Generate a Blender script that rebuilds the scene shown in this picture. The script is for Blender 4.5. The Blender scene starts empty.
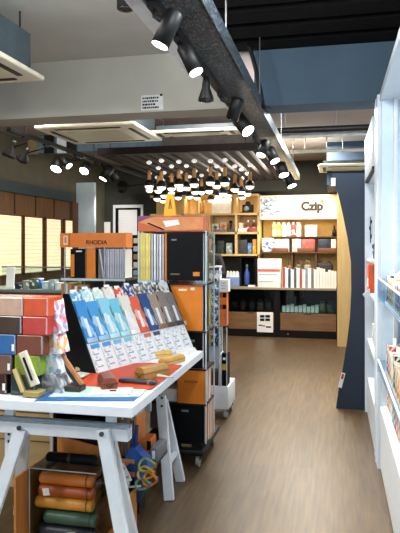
import bpy, bmesh, math, random
from mathutils import Vector, Matrix
random.seed(7)
SC = bpy.context.scene
COL = SC.collection
PI = math.pi
# ------------------------------------------------------------------ camera geometry
H = 1.55; F = 600.0; VPX = 335.0; HZ = 244.0
TH = math.atan((VPX - 200) / F); SN, CS = math.sin(TH), math.cos(TH)
def ray(px, py):
    a = (px - 200) / F; b = (HZ - py) / F
    return (-SN + CS * a, CS + SN * a, b)
def xs(px, y):
    d = ray(px, 0); return d[0] / d[1] * y
def zs(px, py, y):
    d = ray(px, py); return H + d[2] / d[1] * y
def PY(px, py, y): return Vector((xs(px, y), y, zs(px, py, y)))
def PZ(px, py, z):
    d = ray(px, py); t = (z - H) / d[2]; return Vector((d[0] * t, d[1] * t, z))
def PX(px, py, x):
    d = ray(px, py); t = x / d[0]; return Vector((x, d[1] * t, H + d[2] * t))

# ------------------------------------------------------------------ materials
def lin(c):
    r = []
    for v in c:
        v = v / 255.0
        r.append(v / 12.92 if v <= .04045 else ((v + .055) / 1.055) ** 2.4)
    return (r[0], r[1], r[2], 1)
def base(name):
    m = bpy.data.materials.new(name); m.use_nodes = True
    nt = m.node_tree; nt.nodes.clear()
    out = nt.nodes.new('ShaderNodeOutputMaterial')
    return m, nt, out
def N(nt, t, **k):
    n = nt.nodes.new(t)
    for a, v in k.items():
        if a in n.inputs.keys() if hasattr(n.inputs, 'keys') else False: n.inputs[a].default_value = v
        else: setattr(n, a, v)
    return n
_M = {}
def mat(name, rgb, rough=.55, metal=0, var=.12, scale=14, emit=0, rgb2=None, stretch=(1, 1, 1), bump=0, spec=.5, lo=.35, hi=.65, detail=3):
    if name in _M: return _M[name]
    m, nt, out = base(name); L = nt.links.new
    p = nt.nodes.new('ShaderNodeBsdfPrincipled')
    tc = nt.nodes.new('ShaderNodeTexCoord'); mp = nt.nodes.new('ShaderNodeMapping')
    mp.inputs['Scale'].default_value = stretch
    no = nt.nodes.new('ShaderNodeTexNoise'); no.inputs['Scale'].default_value = scale; no.inputs['Detail'].default_value = detail
    rp = nt.nodes.new('ShaderNodeValToRGB')
    c = lin(rgb)
    c2 = lin(rgb2) if rgb2 else tuple(min(1, v * (1 + var)) for v in c[:3]) + (1,)
    c1 = c if rgb2 else tuple(v * (1 - var) for v in c[:3]) + (1,)
    rp.color_ramp.elements[0].position = lo; rp.color_ramp.elements[0].color = c1
    rp.color_ramp.elements[1].position = hi; rp.color_ramp.elements[1].color = c2
    L(tc.outputs['Object'], mp.inputs['Vector']); L(mp.outputs[0], no.inputs['Vector'])
    L(no.outputs['Fac'], rp.inputs['Fac']); L(rp.outputs[0], p.inputs['Base Color'])
    p.inputs['Roughness'].default_value = rough; p.inputs['Metallic'].default_value = metal
    p.inputs['Specular IOR Level'].default_value = spec
    if emit:
        L(rp.outputs[0], p.inputs['Emission Color']); p.inputs['Emission Strength'].default_value = emit
    if bump:
        b = nt.nodes.new('ShaderNodeBump'); b.inputs['Strength'].default_value = bump; b.inputs['Distance'].default_value = .01
        L(no.outputs['Fac'], b.inputs['Height']); L(b.outputs[0], p.inputs['Normal'])
    L(p.outputs[0], out.inputs['Surface'])
    _M[name] = m; return m
def clear(name, tint=(235, 245, 250), fac=.12, rough=.06):
    if name in _M: return _M[name]
    m, nt, out = base(name); L = nt.links.new
    t = nt.nodes.new('ShaderNodeBsdfTransparent'); t.inputs[0].default_value = lin(tint)
    g = nt.nodes.new('ShaderNodeBsdfGlossy'); g.inputs['Roughness'].default_value = rough
    g.inputs['Color'].default_value = (.9, .95, 1, 1)
    no = nt.nodes.new('ShaderNodeTexNoise'); no.inputs['Scale'].default_value = 30
    mr = nt.nodes.new('ShaderNodeMapRange'); mr.inputs['To Min'].default_value = fac * .6; mr.inputs['To Max'].default_value = fac * 1.5
    L(no.outputs['Fac'], mr.inputs['Value'])
    mx = nt.nodes.new('ShaderNodeMixShader'); L(mr.outputs[0], mx.inputs[0])
    L(t.outputs[0], mx.inputs[1]); L(g.outputs[0], mx.inputs[2]); L(mx.outputs[0], out.inputs['Surface'])
    _M[name] = m; return m
def cells(name, cols, scale=60, rough=.45, stretch=(1, 1, 1), emit=0):
    """random coloured print: voronoi cells picked from a palette"""
    if name in _M: return _M[name]
    m, nt, out = base(name); L = nt.links.new
    p = nt.nodes.new('ShaderNodeBsdfPrincipled'); p.inputs['Roughness'].default_value = rough
    tc = nt.nodes.new('ShaderNodeTexCoord'); mp = nt.nodes.new('ShaderNodeMapping'); mp.inputs['Scale'].default_value = stretch
    v = nt.nodes.new('ShaderNodeTexVoronoi'); v.inputs['Scale'].default_value = scale
    sp = nt.nodes.new('ShaderNodeSeparateColor'); rp = nt.nodes.new('ShaderNodeValToRGB'); rp.color_ramp.interpolation = 'CONSTANT'
    e = rp.color_ramp.elements
    while len(e) < len(cols): e.new(.5)
    for i, c in enumerate(cols): e[i].position = i / len(cols); e[i].color = lin(c)
    L(tc.outputs['Object'], mp.inputs['Vector']); L(mp.outputs[0], v.inputs['Vector']); L(v.outputs['Color'], sp.inputs[0])
    L(sp.outputs[0], rp.inputs[0]); L(rp.outputs[0], p.inputs['Base Color'])
    if emit: L(rp.outputs[0], p.inputs['Emission Color']); p.inputs['Emission Strength'].default_value = emit
    L(p.outputs[0], out.inputs['Surface']); _M[name] = m; return m
def bands(name, c1, c2, scale=20, direction='Z', rough=.5, dist=0, emit=0, lo=.4, hi=.5, extra=0):
    """printed lines / page edges: wave bands"""
    if name in _M: return _M[name]
    m, nt, out = base(name); L = nt.links.new
    p = nt.nodes.new('ShaderNodeBsdfPrincipled'); p.inputs['Roughness'].default_value = rough
    tc = nt.nodes.new('ShaderNodeTexCoord')
    w = nt.nodes.new('ShaderNodeTexWave'); w.bands_direction = direction; w.inputs['Scale'].default_value = scale
    w.inputs['Distortion'].default_value = dist; w.inputs['Detail Scale'].default_value = 4
    rp = nt.nodes.new('ShaderNodeValToRGB')
    rp.color_ramp.elements[0].position = lo; rp.color_ramp.elements[0].color = lin(c1)
    rp.color_ramp.elements[1].position = hi; rp.color_ramp.elements[1].color = lin(c2)
    L(tc.outputs['Object'], w.inputs['Vector']); L(w.outputs['Fac'], rp.inputs[0])
    L(rp.outputs[0], p.inputs['Base Color'])
    if emit: L(rp.outputs[0], p.inputs['Emission Color']); p.inputs['Emission Strength'].default_value = emit
    L(p.outputs[0], out.inputs['Surface']); _M[name] = m; return m
def wood(name, c1, c2, axis='Y', rough=.45, scale=5, emit=0):
    st = {'X': (.12, 1, 1), 'Y': (1, .12, 1), 'Z': (1, 1, .12)}[axis]
    return mat(name, c1, rough, rgb2=c2, scale=scale * 4, stretch=st, lo=.3, hi=.7, detail=6, emit=emit)
def floor_mat():
    m, nt, out = base('floor_planks'); L = nt.links.new
    p = nt.nodes.new('ShaderNodeBsdfPrincipled')
    tc = nt.nodes.new('ShaderNodeTexCoord'); mp = nt.nodes.new('ShaderNodeMapping'); mp.inputs['Rotation'].default_value = (0, 0, PI / 2)
    br = nt.nodes.new('ShaderNodeTexBrick'); br.inputs['Scale'].default_value = 1
    br.inputs['Brick Width'].default_value = 1.2; br.inputs['Row Height'].default_value = .15
    br.inputs['Mortar Size'].default_value = .0016; br.inputs['Bias'].default_value = 0
    br.inputs['Color1'].default_value = lin((82, 64, 42)); br.inputs['Color2'].default_value = lin((93, 74, 50)); br.inputs['Mortar'].default_value = lin((84, 67, 50))
    mp2 = nt.nodes.new('ShaderNodeMapping'); mp2.inputs['Scale'].default_value = (1, .07, 1)
    no = nt.nodes.new('ShaderNodeTexNoise'); no.inputs['Scale'].default_value = 38; no.inputs['Detail'].default_value = 6
    rp = nt.nodes.new('ShaderNodeValToRGB'); rp.color_ramp.elements[0].position = .3; rp.color_ramp.elements[1].position = .7
    rp.color_ramp.elements[0].color = (.55, .55, .55, 1); rp.color_ramp.elements[1].color = (1.35, 1.32, 1.28, 1)
    mx = nt.nodes.new('ShaderNodeMix'); mx.data_type = 'RGBA'; mx.blend_type = 'MULTIPLY'; mx.inputs[0].default_value = 1
    L(tc.outputs['Object'], mp.inputs['Vector']); L(mp.outputs[0], br.inputs['Vector'])
    L(tc.outputs['Object'], mp2.inputs['Vector']); L(mp2.outputs[0], no.inputs['Vector']); L(no.outputs['Fac'], rp.inputs[0])
    L(br.outputs['Color'], mx.inputs[6]); L(rp.outputs[0], mx.inputs[7]); L(mx.outputs[2], p.inputs['Base Color'])
    p.inputs['Roughness'].default_value = .38
    L(p.outputs[0], out.inputs['Surface']); return m

# ------------------------------------------------------------------ mesh builder
class MB:
    def __init__(s): s.bm = bmesh.new(); s.mats = []
    def mi(s, m):
        if m not in s.mats: s.mats.append(m)
        return s.mats.index(m)
    def _faces(s, vs, fs, m, smooth=False):
        i = s.mi(m); bv = [s.bm.verts.new(v) for v in vs]
        for f in fs:
            try: fc = s.bm.faces.new([bv[k] for k in f])
            except ValueError: continue
            fc.material_index = i; fc.smooth = smooth
        return s
    def box(s, x0, x1, y0, y1, z0, z1, m, bev=0):
        return s.obox(((x0 + x1) / 2, (y0 + y1) / 2, (z0 + z1) / 2), (abs(x1 - x0), abs(y1 - y0), abs(z1 - z0)), None, m, bev)
    def obox(s, c, size, rot, m, bev=0, seg=2):
        t = bmesh.new(); bmesh.ops.create_cube(t, size=1)
        bmesh.ops.scale(t, vec=size, verts=t.verts)
        if bev: bmesh.ops.bevel(t, geom=t.edges[:], offset=min(bev, min(size) * .45), segments=seg, affect='EDGES', profile=.5)
        M = Matrix.Translation(c) @ (rot.to_4x4() if rot else Matrix.Identity(4))
        t.transform(M); s._take(t, m, bev > 0.004); return s
    def _take(s, t, m, smooth=False):
        t.verts.ensure_lookup_table(); t.verts.index_update()
        s._faces([v.co.copy() for v in t.verts], [[v.index for v in f.verts] for f in t.faces], m, smooth); t.free()
    def prism(s, poly, e0, e1, fn, m, smooth=False):
        """poly: list of (a,b); fn(a,b,e) -> point"""
        n = len(poly)
        vs = [fn(a, b, e0) for a, b in poly] + [fn(a, b, e1) for a, b in poly]
        fs = [list(range(n))[::-1], list(range(n, 2 * n))] + [[i, (i + 1) % n, n + (i + 1) % n, n + i] for i in range(n)]
        s._faces(vs, fs, m, smooth); bmesh.ops.recalc_face_normals(s.bm, faces=s.bm.faces[:]); return s
    def cyl(s, p0, p1, r0, m, r1=None, n=16, caps=True):
        p0, p1 = Vector(p0), Vector(p1); r1 = r0 if r1 is None else r1
        d = (p1 - p0).normalized(); a = d.orthogonal().normalized(); b = d.cross(a)
        vs = []
        for p, r in ((p0, r0), (p1, r1)):
            for k in range(n):
                t = 2 * PI * k / n; vs.append(p + (a * math.cos(t) + b * math.sin(t)) * r)
        fs = [[k, (k + 1) % n, n + (k + 1) % n, n + k] for k in range(n)]
        s._faces(vs, fs, m, True)
        if caps:
            s._faces(vs[:n], [list(range(n))[::-1]], m); s._faces(vs[n:], [list(range(n))], m)
        return s
    def tube(s, pts, r, m, n=8):
        pts = [Vector(p) for p in pts]
        rings = []
        for i, p in enumerate(pts):
            d = (pts[min(i + 1, len(pts) - 1)] - pts[max(i - 1, 0)]).normalized()
            a = d.cross(Vector((0.31, .17, .93))).normalized(); b = d.cross(a)
            rings.append([p + (a * math.cos(2 * PI * k / n) + b * math.sin(2 * PI * k / n)) * r for k in range(n)])
        vs = [v for R in rings for v in R]; fs = []
        for i in range(len(pts) - 1):
            for k in range(n): fs.append([i * n + k, i * n + (k + 1) % n, (i + 1) * n + (k + 1) % n, (i + 1) * n + k])
        fs += [list(range(n))[::-1], list(range((len(pts) - 1) * n, len(pts) * n))]
        return s._faces(vs, fs, m, True)
    def lathe(s, prof, c, m, n=20, axis=None):
        """prof: (r, h) list along axis from c"""
        ax = Vector(axis).normalized() if axis else Vector((0, 0, 1)); a = ax.orthogonal().normalized(); b = ax.cross(a); c = Vector(c)
        vs = []
        for r, h in prof:
            for k in range(n):
                t = 2 * PI * k / n; vs.append(c + ax * h + (a * math.cos(t) + b * math.sin(t)) * max(r, .0004))
        fs = []
        for i in range(len(prof) - 1):
            for k in range(n): fs.append([i * n + k, i * n + (k + 1) % n, (i + 1) * n + (k + 1) % n, (i + 1) * n + k])
        fs += [list(range(n))[::-1], list(range((len(prof) - 1) * n, len(prof) * n))]
        return s._faces(vs, fs, m, True)
    def ball(s, c, r, m, sc=(1, 1, 1), n=14):
        t = bmesh.new(); bmesh.ops.create_uvsphere(t, u_segments=n, v_segments=n // 2 + 1, radius=r)
        bmesh.ops.scale(t, vec=sc, verts=t.verts); bmesh.ops.translate(t, vec=c, verts=t.verts)
        s._take(t, m, True); return s
    def text(s, txt, c, size, right, up, m, depth=.002, align='CENTER', bold=0):
        cu = bpy.data.curves.new('t', 'FONT'); cu.body = txt; cu.size = size; cu.extrude = depth; cu.align_x = align; cu.align_y = 'CENTER'; cu.offset = bold
        ob = bpy.data.objects.new('t', cu); COL.objects.link(ob); bpy.context.view_layer.update()
        me = bpy.data.meshes.new_from_object(ob.evaluated_get(bpy.context.evaluated_depsgraph_get()))
        right = Vector(right).normalized(); up = Vector(up).normalized(); nn = right.cross(up)
        vs = [Vector(c) + right * v.co.x + up * v.co.y + nn * v.co.z for v in me.vertices]
        s._faces(vs, [list(p.vertices) for p in me.polygons], m)
        bpy.data.objects.remove(ob); bpy.data.curves.remove(cu); bpy.data.meshes.remove(me); return s
    def mesh(s, name, off=(0, 0, 0)):
        bmesh.ops.recalc_face_normals(s.bm, faces=s.bm.faces[:])
        bmesh.ops.translate(s.bm, vec=-Vector(off), verts=s.bm.verts)
        me = bpy.data.meshes.new(name); s.bm.to_mesh(me); s.bm.free()
        for m in s.mats: me.materials.append(m)
        return me
def tag(o, label, cat, group=None, kind=None):
    if label: o['label'] = label
    if cat: o['category'] = cat
    if group: o['group'] = group
    if kind: o['kind'] = kind
    return o
def thing(name, label, cat, loc, group=None):
    o = bpy.data.objects.new(name, None); COL.objects.link(o); o.location = loc; o.empty_display_size = .05
    return tag(o, label, cat, group)
def root_loc(o):
    v = Vector((0, 0, 0))
    while o: v += o.location; o = o.parent
    return v
def part(name, mb, parent, label=None, kind=None):
    o = bpy.data.objects.new(name, mb.mesh(name, root_loc(parent))); COL.objects.link(o); o.parent = parent
    if label: o['label'] = label
    if kind: o['kind'] = kind
    return o
def solo(name, mb, label, cat, group=None, kind=None):
    vs = [v.co for v in mb.bm.verts]
    lo = Vector((min(v.x for v in vs), min(v.y for v in vs), min(v.z for v in vs))); hi = Vector((max(v.x for v in vs), max(v.y for v in vs), max(v.z for v in vs)))
    c = Vector(((lo.x + hi.x) / 2, (lo.y + hi.y) / 2, lo.z))
    o = bpy.data.objects.new(name, mb.mesh(name, c)); COL.objects.link(o); o.location = c
    return tag(o, label, cat, group, kind)
def struct(name, mb, parent=None):
    o = bpy.data.objects.new(name, mb.mesh(name)); COL.objects.link(o)
    if parent: o.parent = parent
    else: o['kind'] = 'structure'
    return o
def B(x0, x1, y0, y1, z0, z1, m, bev=0): return MB().box(x0, x1, y0, y1, z0, z1, m, bev)

# ------------------------------------------------------------------ palette
black = mat('black_metal', (12, 12, 13), .5, spec=.35)
blackp = mat('black_paper', (15, 17, 20), .5, var=.06, spec=.12)
chrome = mat('chrome', (190, 195, 200), .2, 1, .04)
white = mat('white_paint', (226, 232, 238), .4, var=.03)
paper = mat('white_paper', (240, 240, 238), .6, var=.02)
pages = bands('page_edges', (205, 203, 196), (238, 236, 230), 160, 'Y')
orange = mat('orange_cover', (226, 128, 26), .45, var=.05)
orangeh = mat('orange_header', (232, 128, 44), .45, var=.05)
cream = mat('cream_plastic', (232, 226, 205), .45, var=.03)
acryl = clear('clear_acrylic', fac=.10)
aedge = mat('acrylic_edge', (200, 216, 222), .2, var=.05)
glass = clear('glass', (225, 238, 238), .02, .02)
bulb_w = mat('lamp_lens_white', (255, 250, 238), .3, var=.01, emit=9)
bulb_s = mat('lamp_lens_soft', (255, 248, 232), .3, var=.01, emit=3)
metal = mat('brushed_steel', (140, 142, 145), .35, .9, .1)
lightwood = wood('light_wood', (212, 172, 108), (228, 192, 132), 'Z')

# ------------------------------------------------------------------ the room
XL, XR, YB, ZC, YF = -4.5, .80, 11.3, 3.1, -2.5
struct('floor', B(XL - .1, XR + .1, YF, YB + .1, -.06, 0, floor_mat()))
wl = wood('wall_wood', (98, 66, 38), (128, 90, 54), 'Z', .5)
wdark = mat('upper_wall_dark', (84, 80, 66), .8, scale=5)
olive = mat('back_wall_olive', (46, 46, 40), .8, scale=4)
w = MB().box(XL - .1, XL, YF, 9.95, 0, 2.28, wl).box(XL - .1, XL, YF, 9.95, 2.28, ZC, wdark).box(XL - .1, XL, 9.95, YB, 0, ZC, wdark)
for k in range(16): w.box(XL, XL + .012, 1.0 + k * .62, 1.03 + k * .62, 1.98, 2.28, mat('wall_wood_joint', (64, 42, 24)))
struct('wall_left', w)
struct('wall_back', B(XL - .1, XR + .1, YB, YB + .1, 0, ZC, olive))
struct('wall_right', B(XR, XR + .1, YF, YB, 0, ZC, mat('right_wall_paint', (188, 204, 216), .7, var=.04)))
struct('trim_1', MB().box(XL, -4.16, 9.95, 10.03, 0, 2.64, mat('pale_blue_paint', (196, 214, 226), .7, var=.04)).box(XL, XL + .04, 9.72, 9.95, 0, 2.28, wood('door_wood', (92, 52, 22), (112, 68, 34), 'Z')))
plaster = mat('plaster', (186, 188, 182), .85, scale=3, var=.05, bump=.05)
beamR = mat('beam_shaded', (68, 90, 106), .75, scale=4, var=.06)  # shaded tone of the one cross beam, shade put into the colour
darkslat = mat('dark_ceiling', (8, 5, 4), .9, spec=.2)
midceil = mat('mauve_ceiling', (150, 138, 134), .85, scale=3, var=.06)
XT0, XT1 = -.76, -.54
struct('ceiling', MB().box(XL, -.86, YF, 4.7, ZC, ZC + .1, plaster).box(-.86, XR, YF, 4.7, ZC + .06, ZC + .1, darkslat).box(XL, XR, 4.7, YB, ZC, ZC + .1, midceil))
c = MB()
for k in range(24): c.box(-.86, XR, YF + .1 + k * .30, YF + .3 + k * .30, ZC - .03, ZC + .04, darkslat)
struct('trim_2', c)
struct('trim_3', MB().box(XL, -.84, 4.7, 4.98, 2.63, ZC, mat('beam_lit', (168, 166, 156), .85, scale=3, var=.05)))  # left part of the beam, its stronger light put into a paler colour
struct('trim_4', MB().box(-.62, XR, 4.7, 4.98, 2.63, ZC, beamR))  # right part of the same beam, in the shaded colour
# left bulkhead and second cross beam of the middle bay
struct('trim_5', MB().box(XL, XL + .06, 5.1, 9.7, 2.28, 2.44, mat('ledge_teal', (54, 72, 78), .6)))
s2 = MB().box(-4.2, -2.3, 7.9, 8.05, 2.86, ZC, mat('blue_grey_board', (98, 122, 138), .8))
for k, (x, m) in enumerate([(-4.3, 'tan'), (-4.05, 'dk'), (-3.85, 'wh'), (-3.7, 'dk')]):
    s2.box(x, x + .14, 7.86, 7.9, 2.84, ZC, {'tan': mat('tan_board', (140, 122, 88)), 'dk': black, 'wh': white}[m])
s2.box(-2.3, -1.0, 7.9, 8.05, 2.88, ZC, mat('mauve_board', (112, 102, 94), .8))
struct('trim_6', s2)

# label plate on the beam
lb = B(xs(141, 4.69), xs(163, 4.69), 4.692, 4.7, zs(150, 110, 4.69), zs(150, 95, 4.69), mat('plate_white', (205, 208, 205), .6))
t = thing('wall_notice', 'small white printed notice high on pale grey ceiling beam', 'notice', (xs(152, 4.69), 4.69, zs(150, 110, 4.69)))
part('plate', lb, t)
lt = MB()
for r in range(4):
    zz = zs(150, 97.5 + r * 3.2, 4.69); x = xs(142.5, 4.69)
    while x < xs(160, 4.69) - (.02 if r != 2 else .05):
        wd = random.uniform(.008, .022); lt.box(x, x + wd, 4.689, 4.692, zz - .011, zz + .003, blackp); x += wd + .005
lt.box(xs(160, 4.69), xs(162.5, 4.69), 4.688, 4.692, zs(150, 96.5, 4.69), zs(150, 94.5, 4.69), blackp)
part('printed_lines', lt, t)

# ------------------------------------------------------------------ air conditioners
def cassette(x0, x1, y0, y1, z, label, body=True):
    cx, cy = (x0 + x1) / 2, (y0 + y1) / 2
    t = thing('ceiling_air_conditioner', label, 'air conditioner', (cx, cy, z), 'cassette air conditioners')
    part('panel', MB().box(x0, x1, y0, y1, z, z + .035, cream, .012), t)
    ix, iy = (x1 - x0) * .27, (y1 - y0) * .27
    part('grille', MB().box(cx - ix, cx + ix, cy - iy, cy + iy, z - .008, z, mat('cream_grille', (208, 203, 180), .5, var=.05), .004), t)
    for sx, sy in ((1, 0), (-1, 0), (0, 1), (0, -1)):
        ux, uy = (x1 - x0) * .40, (y1 - y0) * .40
        lx, ly = (.022, (y1 - y0) * .33) if sx else ((x1 - x0) * .33, .022)
        part('air_slot', MB().box(cx + sx * ux - lx, cx + sx * ux + lx, cy + sy * uy - ly, cy + sy * uy + ly, z - .006, z + .01, mat('slot_dark', (32, 27, 22)), .006), t)
    ch = .30 if body else .09
    part('casing', MB().box(x0 + .07, x1 - .07, y0 + .07, y1 - .07, z + .035, z + ch, mat('casing_grey', (66, 80, 86), .5)), t)
    for a, b in ((x0 + .12, y0 + .12), (x1 - .12, y0 + .12), (x0 + .12, y1 - .12), (x1 - .12, y1 - .12)):
        part('hanging_rod', MB().cyl((a, b, z + ch), (a, b, ZC), .006, black, n=8), t)
ca = PZ(45, 81, 2.66)
cassette(ca.x - .95, ca.x, ca.y - .95, ca.y, 2.66, 'cream ceiling air conditioner cut by left edge of the photo')
p1, p2 = PZ(34, 129, 2.69), PZ(134, 124, 2.69)
cassette(p1.x, p2.x, p1.y, p1.y + .95, 2.69, 'cream ceiling air conditioner behind the grey beam, above the left track')
p1, p2 = PZ(148, 133.5, 2.72), PZ(240, 130, 2.72)
cassette(p1.x, min(p2.x, -.9), p1.y, p1.y + .28, 2.72, 'slim pale air conditioner in front of the dark slatted lamp frame', False)
p1, p2 = PZ(318, 166.5, 2.66), PZ(361, 164, 2.66)
cassette(p1.x, .6, p1.y, p1.y + .8, 2.66, 'cream ceiling air conditioner above the curved navy board', False)

# ------------------------------------------------------------------ cable tray, tracks and spotlights
ZT = 2.55
y_end = 9.45
t = thing('cable_tray', 'long perforated grey cable tray hung below the ceiling over the aisle', 'cable tray', (-.65, 1.0, ZT))
traym = cells('perforated_steel', [(52, 60, 66), (66, 76, 82), (26, 29, 32), (58, 66, 72), (104, 114, 120)], 110, .4, (1, .45, 1))
trays = mat('lit_tray_steel', (150, 154, 150), .35, .7, .2, 18)  # far ladder part; the brighter light on it is put into paler steel
part('tray_bed', MB().box(XT0, XT1, 1.0, 5.6, ZT, ZT + .012, traym).box(XT0, XT1, 5.6, y_end, ZT, ZT + .012, trays), t)
for x, nme in ((XT0, 'l'), (XT1, 'r')):
    part('side_rail', MB().box(x - .006, x + .006, 1.0, 5.6, ZT, ZT + .09, traym).box(x - .006, x + .006, 5.6, y_end, ZT, ZT + .09, trays), t)
for y in (1.6, 3.0, 4.4, 6.2, 8.0):
    for x in (XT0, XT1): part('hanger_rod', MB().cyl((x, y, ZT + .02), (x, y, ZC + .0), .005, metal, n=8), t)
part('conduit', MB().box(XT0 - .075, XT0 - .006, 1.0, 3.5, ZT - .01, ZT + .05, white), t, 'white conduit strip')
tr = thing('lighting_track', 'black spotlight track fixed under the cable tray over the aisle', 'lighting track', (-.70, 1, ZT))
part('rail', B(-.73, -.70, 1.0, 9.3, ZT - .035, ZT, black), tr)
part('end_cap', B(-.735, -.695, 9.3, 9.34, ZT - .038, ZT, black), tr)
tl = thing('lighting_track', 'black spotlight track along left half of the shop, below the cream air conditioner', 'lighting track', (-2.93, 5, 2.6))
part('rail', B(-2.95, -2.91, 5.0, 10.2, 2.585, 2.625, black), tl)
for y in (5.3, 7.0, 8.7, 10.0): part('hanger_rod', MB().cyl((-2.93, y, 2.62), (-2.93, y, ZC), .006, black, n=8), tl)
solo('power_cable', MB().tube([Vector((xs(247, 4.5), 4.5, ZC - .04))] + [PY(px, py, 4.5) for px, py in ((250, 48), (255, 66), (260, 88), (263, 106))] + [Vector((-.50, 4.62, 2.58))], .017, black), 'loose black power cable drooping in front of the shaded right part of the beam', 'cable')

def spot(px, py, xw, ztrack, aim, lit, label, r=.036, ln=.13, bell=False, energy=0, grp='track spotlights over the aisle', drop=.03):
    """a track head whose lens is seen at px,py ; hangs from the track at x=xw"""
    aim = Vector(aim).normalized()
    lens = PZ(px, py, ztrack - drop - ln * -aim.z)
    back = lens - aim * ln
    top = Vector((xw, back.y, ztrack))
    t = thing('track_spotlight', label, 'spotlight', top, grp)
    part('adapter', MB().box(top.x - .016, top.x + .016, top.y - .05, top.y + .05, ztrack - .022, ztrack, black), t)
    mid = lens - aim * ln * .55
    part('arm', MB().tube([top + Vector((0, 0, -.02)), Vector((top.x, top.y, mid.z + .05)), mid], .009, black), t)
    if bell: pr = [(.016, 0), (.022, .03), (.024, ln * .45), (r * 1.25, ln * .85), (r * 1.3, ln), (r * 1.1, ln)]
    else: pr = [(r * .75, 0), (r, .012), (r, ln), (r * .9, ln)]
    part('housing', MB().lathe(pr, back, black, 20, aim), t)
    rl = (r * 1.1 if bell else r * .9)
    part('lens', MB().lathe([(rl, 0), (rl, .004), (rl * .6, .006)], back + aim * ln, bulb_w if lit else mat('dark_lens', (40, 42, 45), .15), 20, aim), t)
    if lit and energy:
        li = bpy.data.lights.new('spot_beam', 'SPOT'); li.energy = energy; li.spot_size = math.radians(75); li.spot_blend = .6; li.shadow_soft_size = .04
        li.color = (1, .95, .86)
        lo = bpy.data.objects.new('spot_beam', li); COL.objects.link(lo); lo.parent = t
        lo.location = lens + aim * .012 - t.location; lo.rotation_euler = aim.to_track_quat('-Z', 'Y').to_euler()
    return t
A = -.715; ztk = ZT - .035
GA = 'track spotlights over the aisle'
spot(126, 9, -1.15, 3.1, (0, 0, -1), False, 'black cylinder downlight cut by top edge of the photo', r=.045, ln=.2, grp=None, drop=.2)
spot(160, 45, A, ztk, (-.38, -.1, -.85), True, 'first lit black spotlight on the aisle track, nearest the top of photo', energy=90, r=.037, ln=.15)
spot(196, 72, A, ztk, (.42, -.1, -.85), True, 'second lit black spotlight on the aisle track, warm glow', energy=90, r=.036, ln=.15)
spot(206, 101, A, ztk, (0, 0, -1), False, 'unlit bell shaped black spotlight on the aisle track', bell=True, r=.034, ln=.13)
spot(232, 119, A, ztk, (-.3, .2, -.8), False, 'unlit black spotlight between the bell shaped and white rimmed ones', r=.042, ln=.14)
spot(248, 131, A, ztk, (.55, -.35, -.7), True, 'black spotlight with white glowing rim halfway along the aisle track', energy=200, r=.052, ln=.16)
spot(261, 155, A, ztk, (-.25, -.35, -.8), True, 'lit spotlight after the white rimmed one on the aisle track', energy=130, r=.045, ln=.15)
spot(275, 161, A, ztk, (.4, -.25, -.8), True, 'lit spotlight on the aisle track just left of the shiny tray end', energy=130, r=.052, ln=.15)
spot(284, 175, A, ztk, (.25, -.3, -.8), True, 'lit spotlight near far end of the aisle track, above sign', energy=200, r=.062, ln=.16)
spot(292, 186, A, ztk, (.35, -.2, -.8), True, 'lowest lit spotlight at far end of the aisle track', energy=200, r=.062, ln=.18, drop=.08)
XTL = -2.93; zl = 2.585; G2 = 'track spotlights on the left track'
spot(8, 157, XTL, zl, (-.35, -.1, -.9), False, 'unlit cone spotlight nearest left edge of the photo', bell=True, r=.05, ln=.17, grp=G2)
spot(22, 160, XTL, zl, (-.6, .3, -.7), False, 'second unlit cone spotlight on the left track', bell=True, r=.05, ln=.16, grp=G2)
spot(56, 169, XTL, zl, (-.1, -.5, -.75), True, 'big lit spotlight facing the camera on the left track', energy=120, r=.07, ln=.15, grp=G2)
spot(69, 166, XTL, zl, (.6, -.1, -.6), True, 'lit spotlight turned right, beside the big one on left track', r=.045, ln=.14, grp=G2)
spot(84, 171, XTL, zl, (-.1, -.6, -.7), True, 'lit round spotlight in middle of the left track', energy=120, r=.065, ln=.12, grp=G2)
spot(103, 179, XTL, zl, (-.4, -.3, -.8), True, 'lit tilted spotlight right of the middle on left track', energy=100, r=.06, ln=.2, grp=G2)
spot(115, 180, XTL, zl, (.3, .3, -.8), False, 'unlit spotlight near far end of the left track', r=.06, ln=.18, grp=G2)
spot(121, 189, XTL, zl, (-.5, .7, -.42), True, 'wide lit downlight at far end of the left track', r=.09, ln=.14, grp=G2, energy=110)

# pipes across the middle bay ceiling
def pipe(x0, x1, y, z, r, m, label, bracket=True):
    t = thing('ceiling_pipe', label, 'pipe', ((x0 + x1) / 2, y, z), 'pipes under the middle ceiling')
    part('pipe_run', MB().cyl((x0, y, z), (x1, y, z), r, m), t)
    for x in (x0 + .2, (x0 + x1) / 2, x1 - .2): part('hanger_rod', MB().cyl((x, y, z + r * .5), (x, y, ZC), .005, metal, n=8), t)
pipe(xs(268, 7.0), XR, 7.0, zs(300, 130, 7.0), .035, black, 'black pipe under ceiling right of the cable tray')
pipe(xs(268, 7.2), XR, 7.2, zs(300, 135.5, 7.2), .028, mat('ribbed_white_pipe', (196, 200, 202), .4), 'pale ribbed pipe just below the black ceiling pipe')
pipe(xs(290, 8.2), XR, 8.2, zs(320, 151, 8.2), .022, cream, 'thin cream pipe farthest back under right ceiling')

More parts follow.
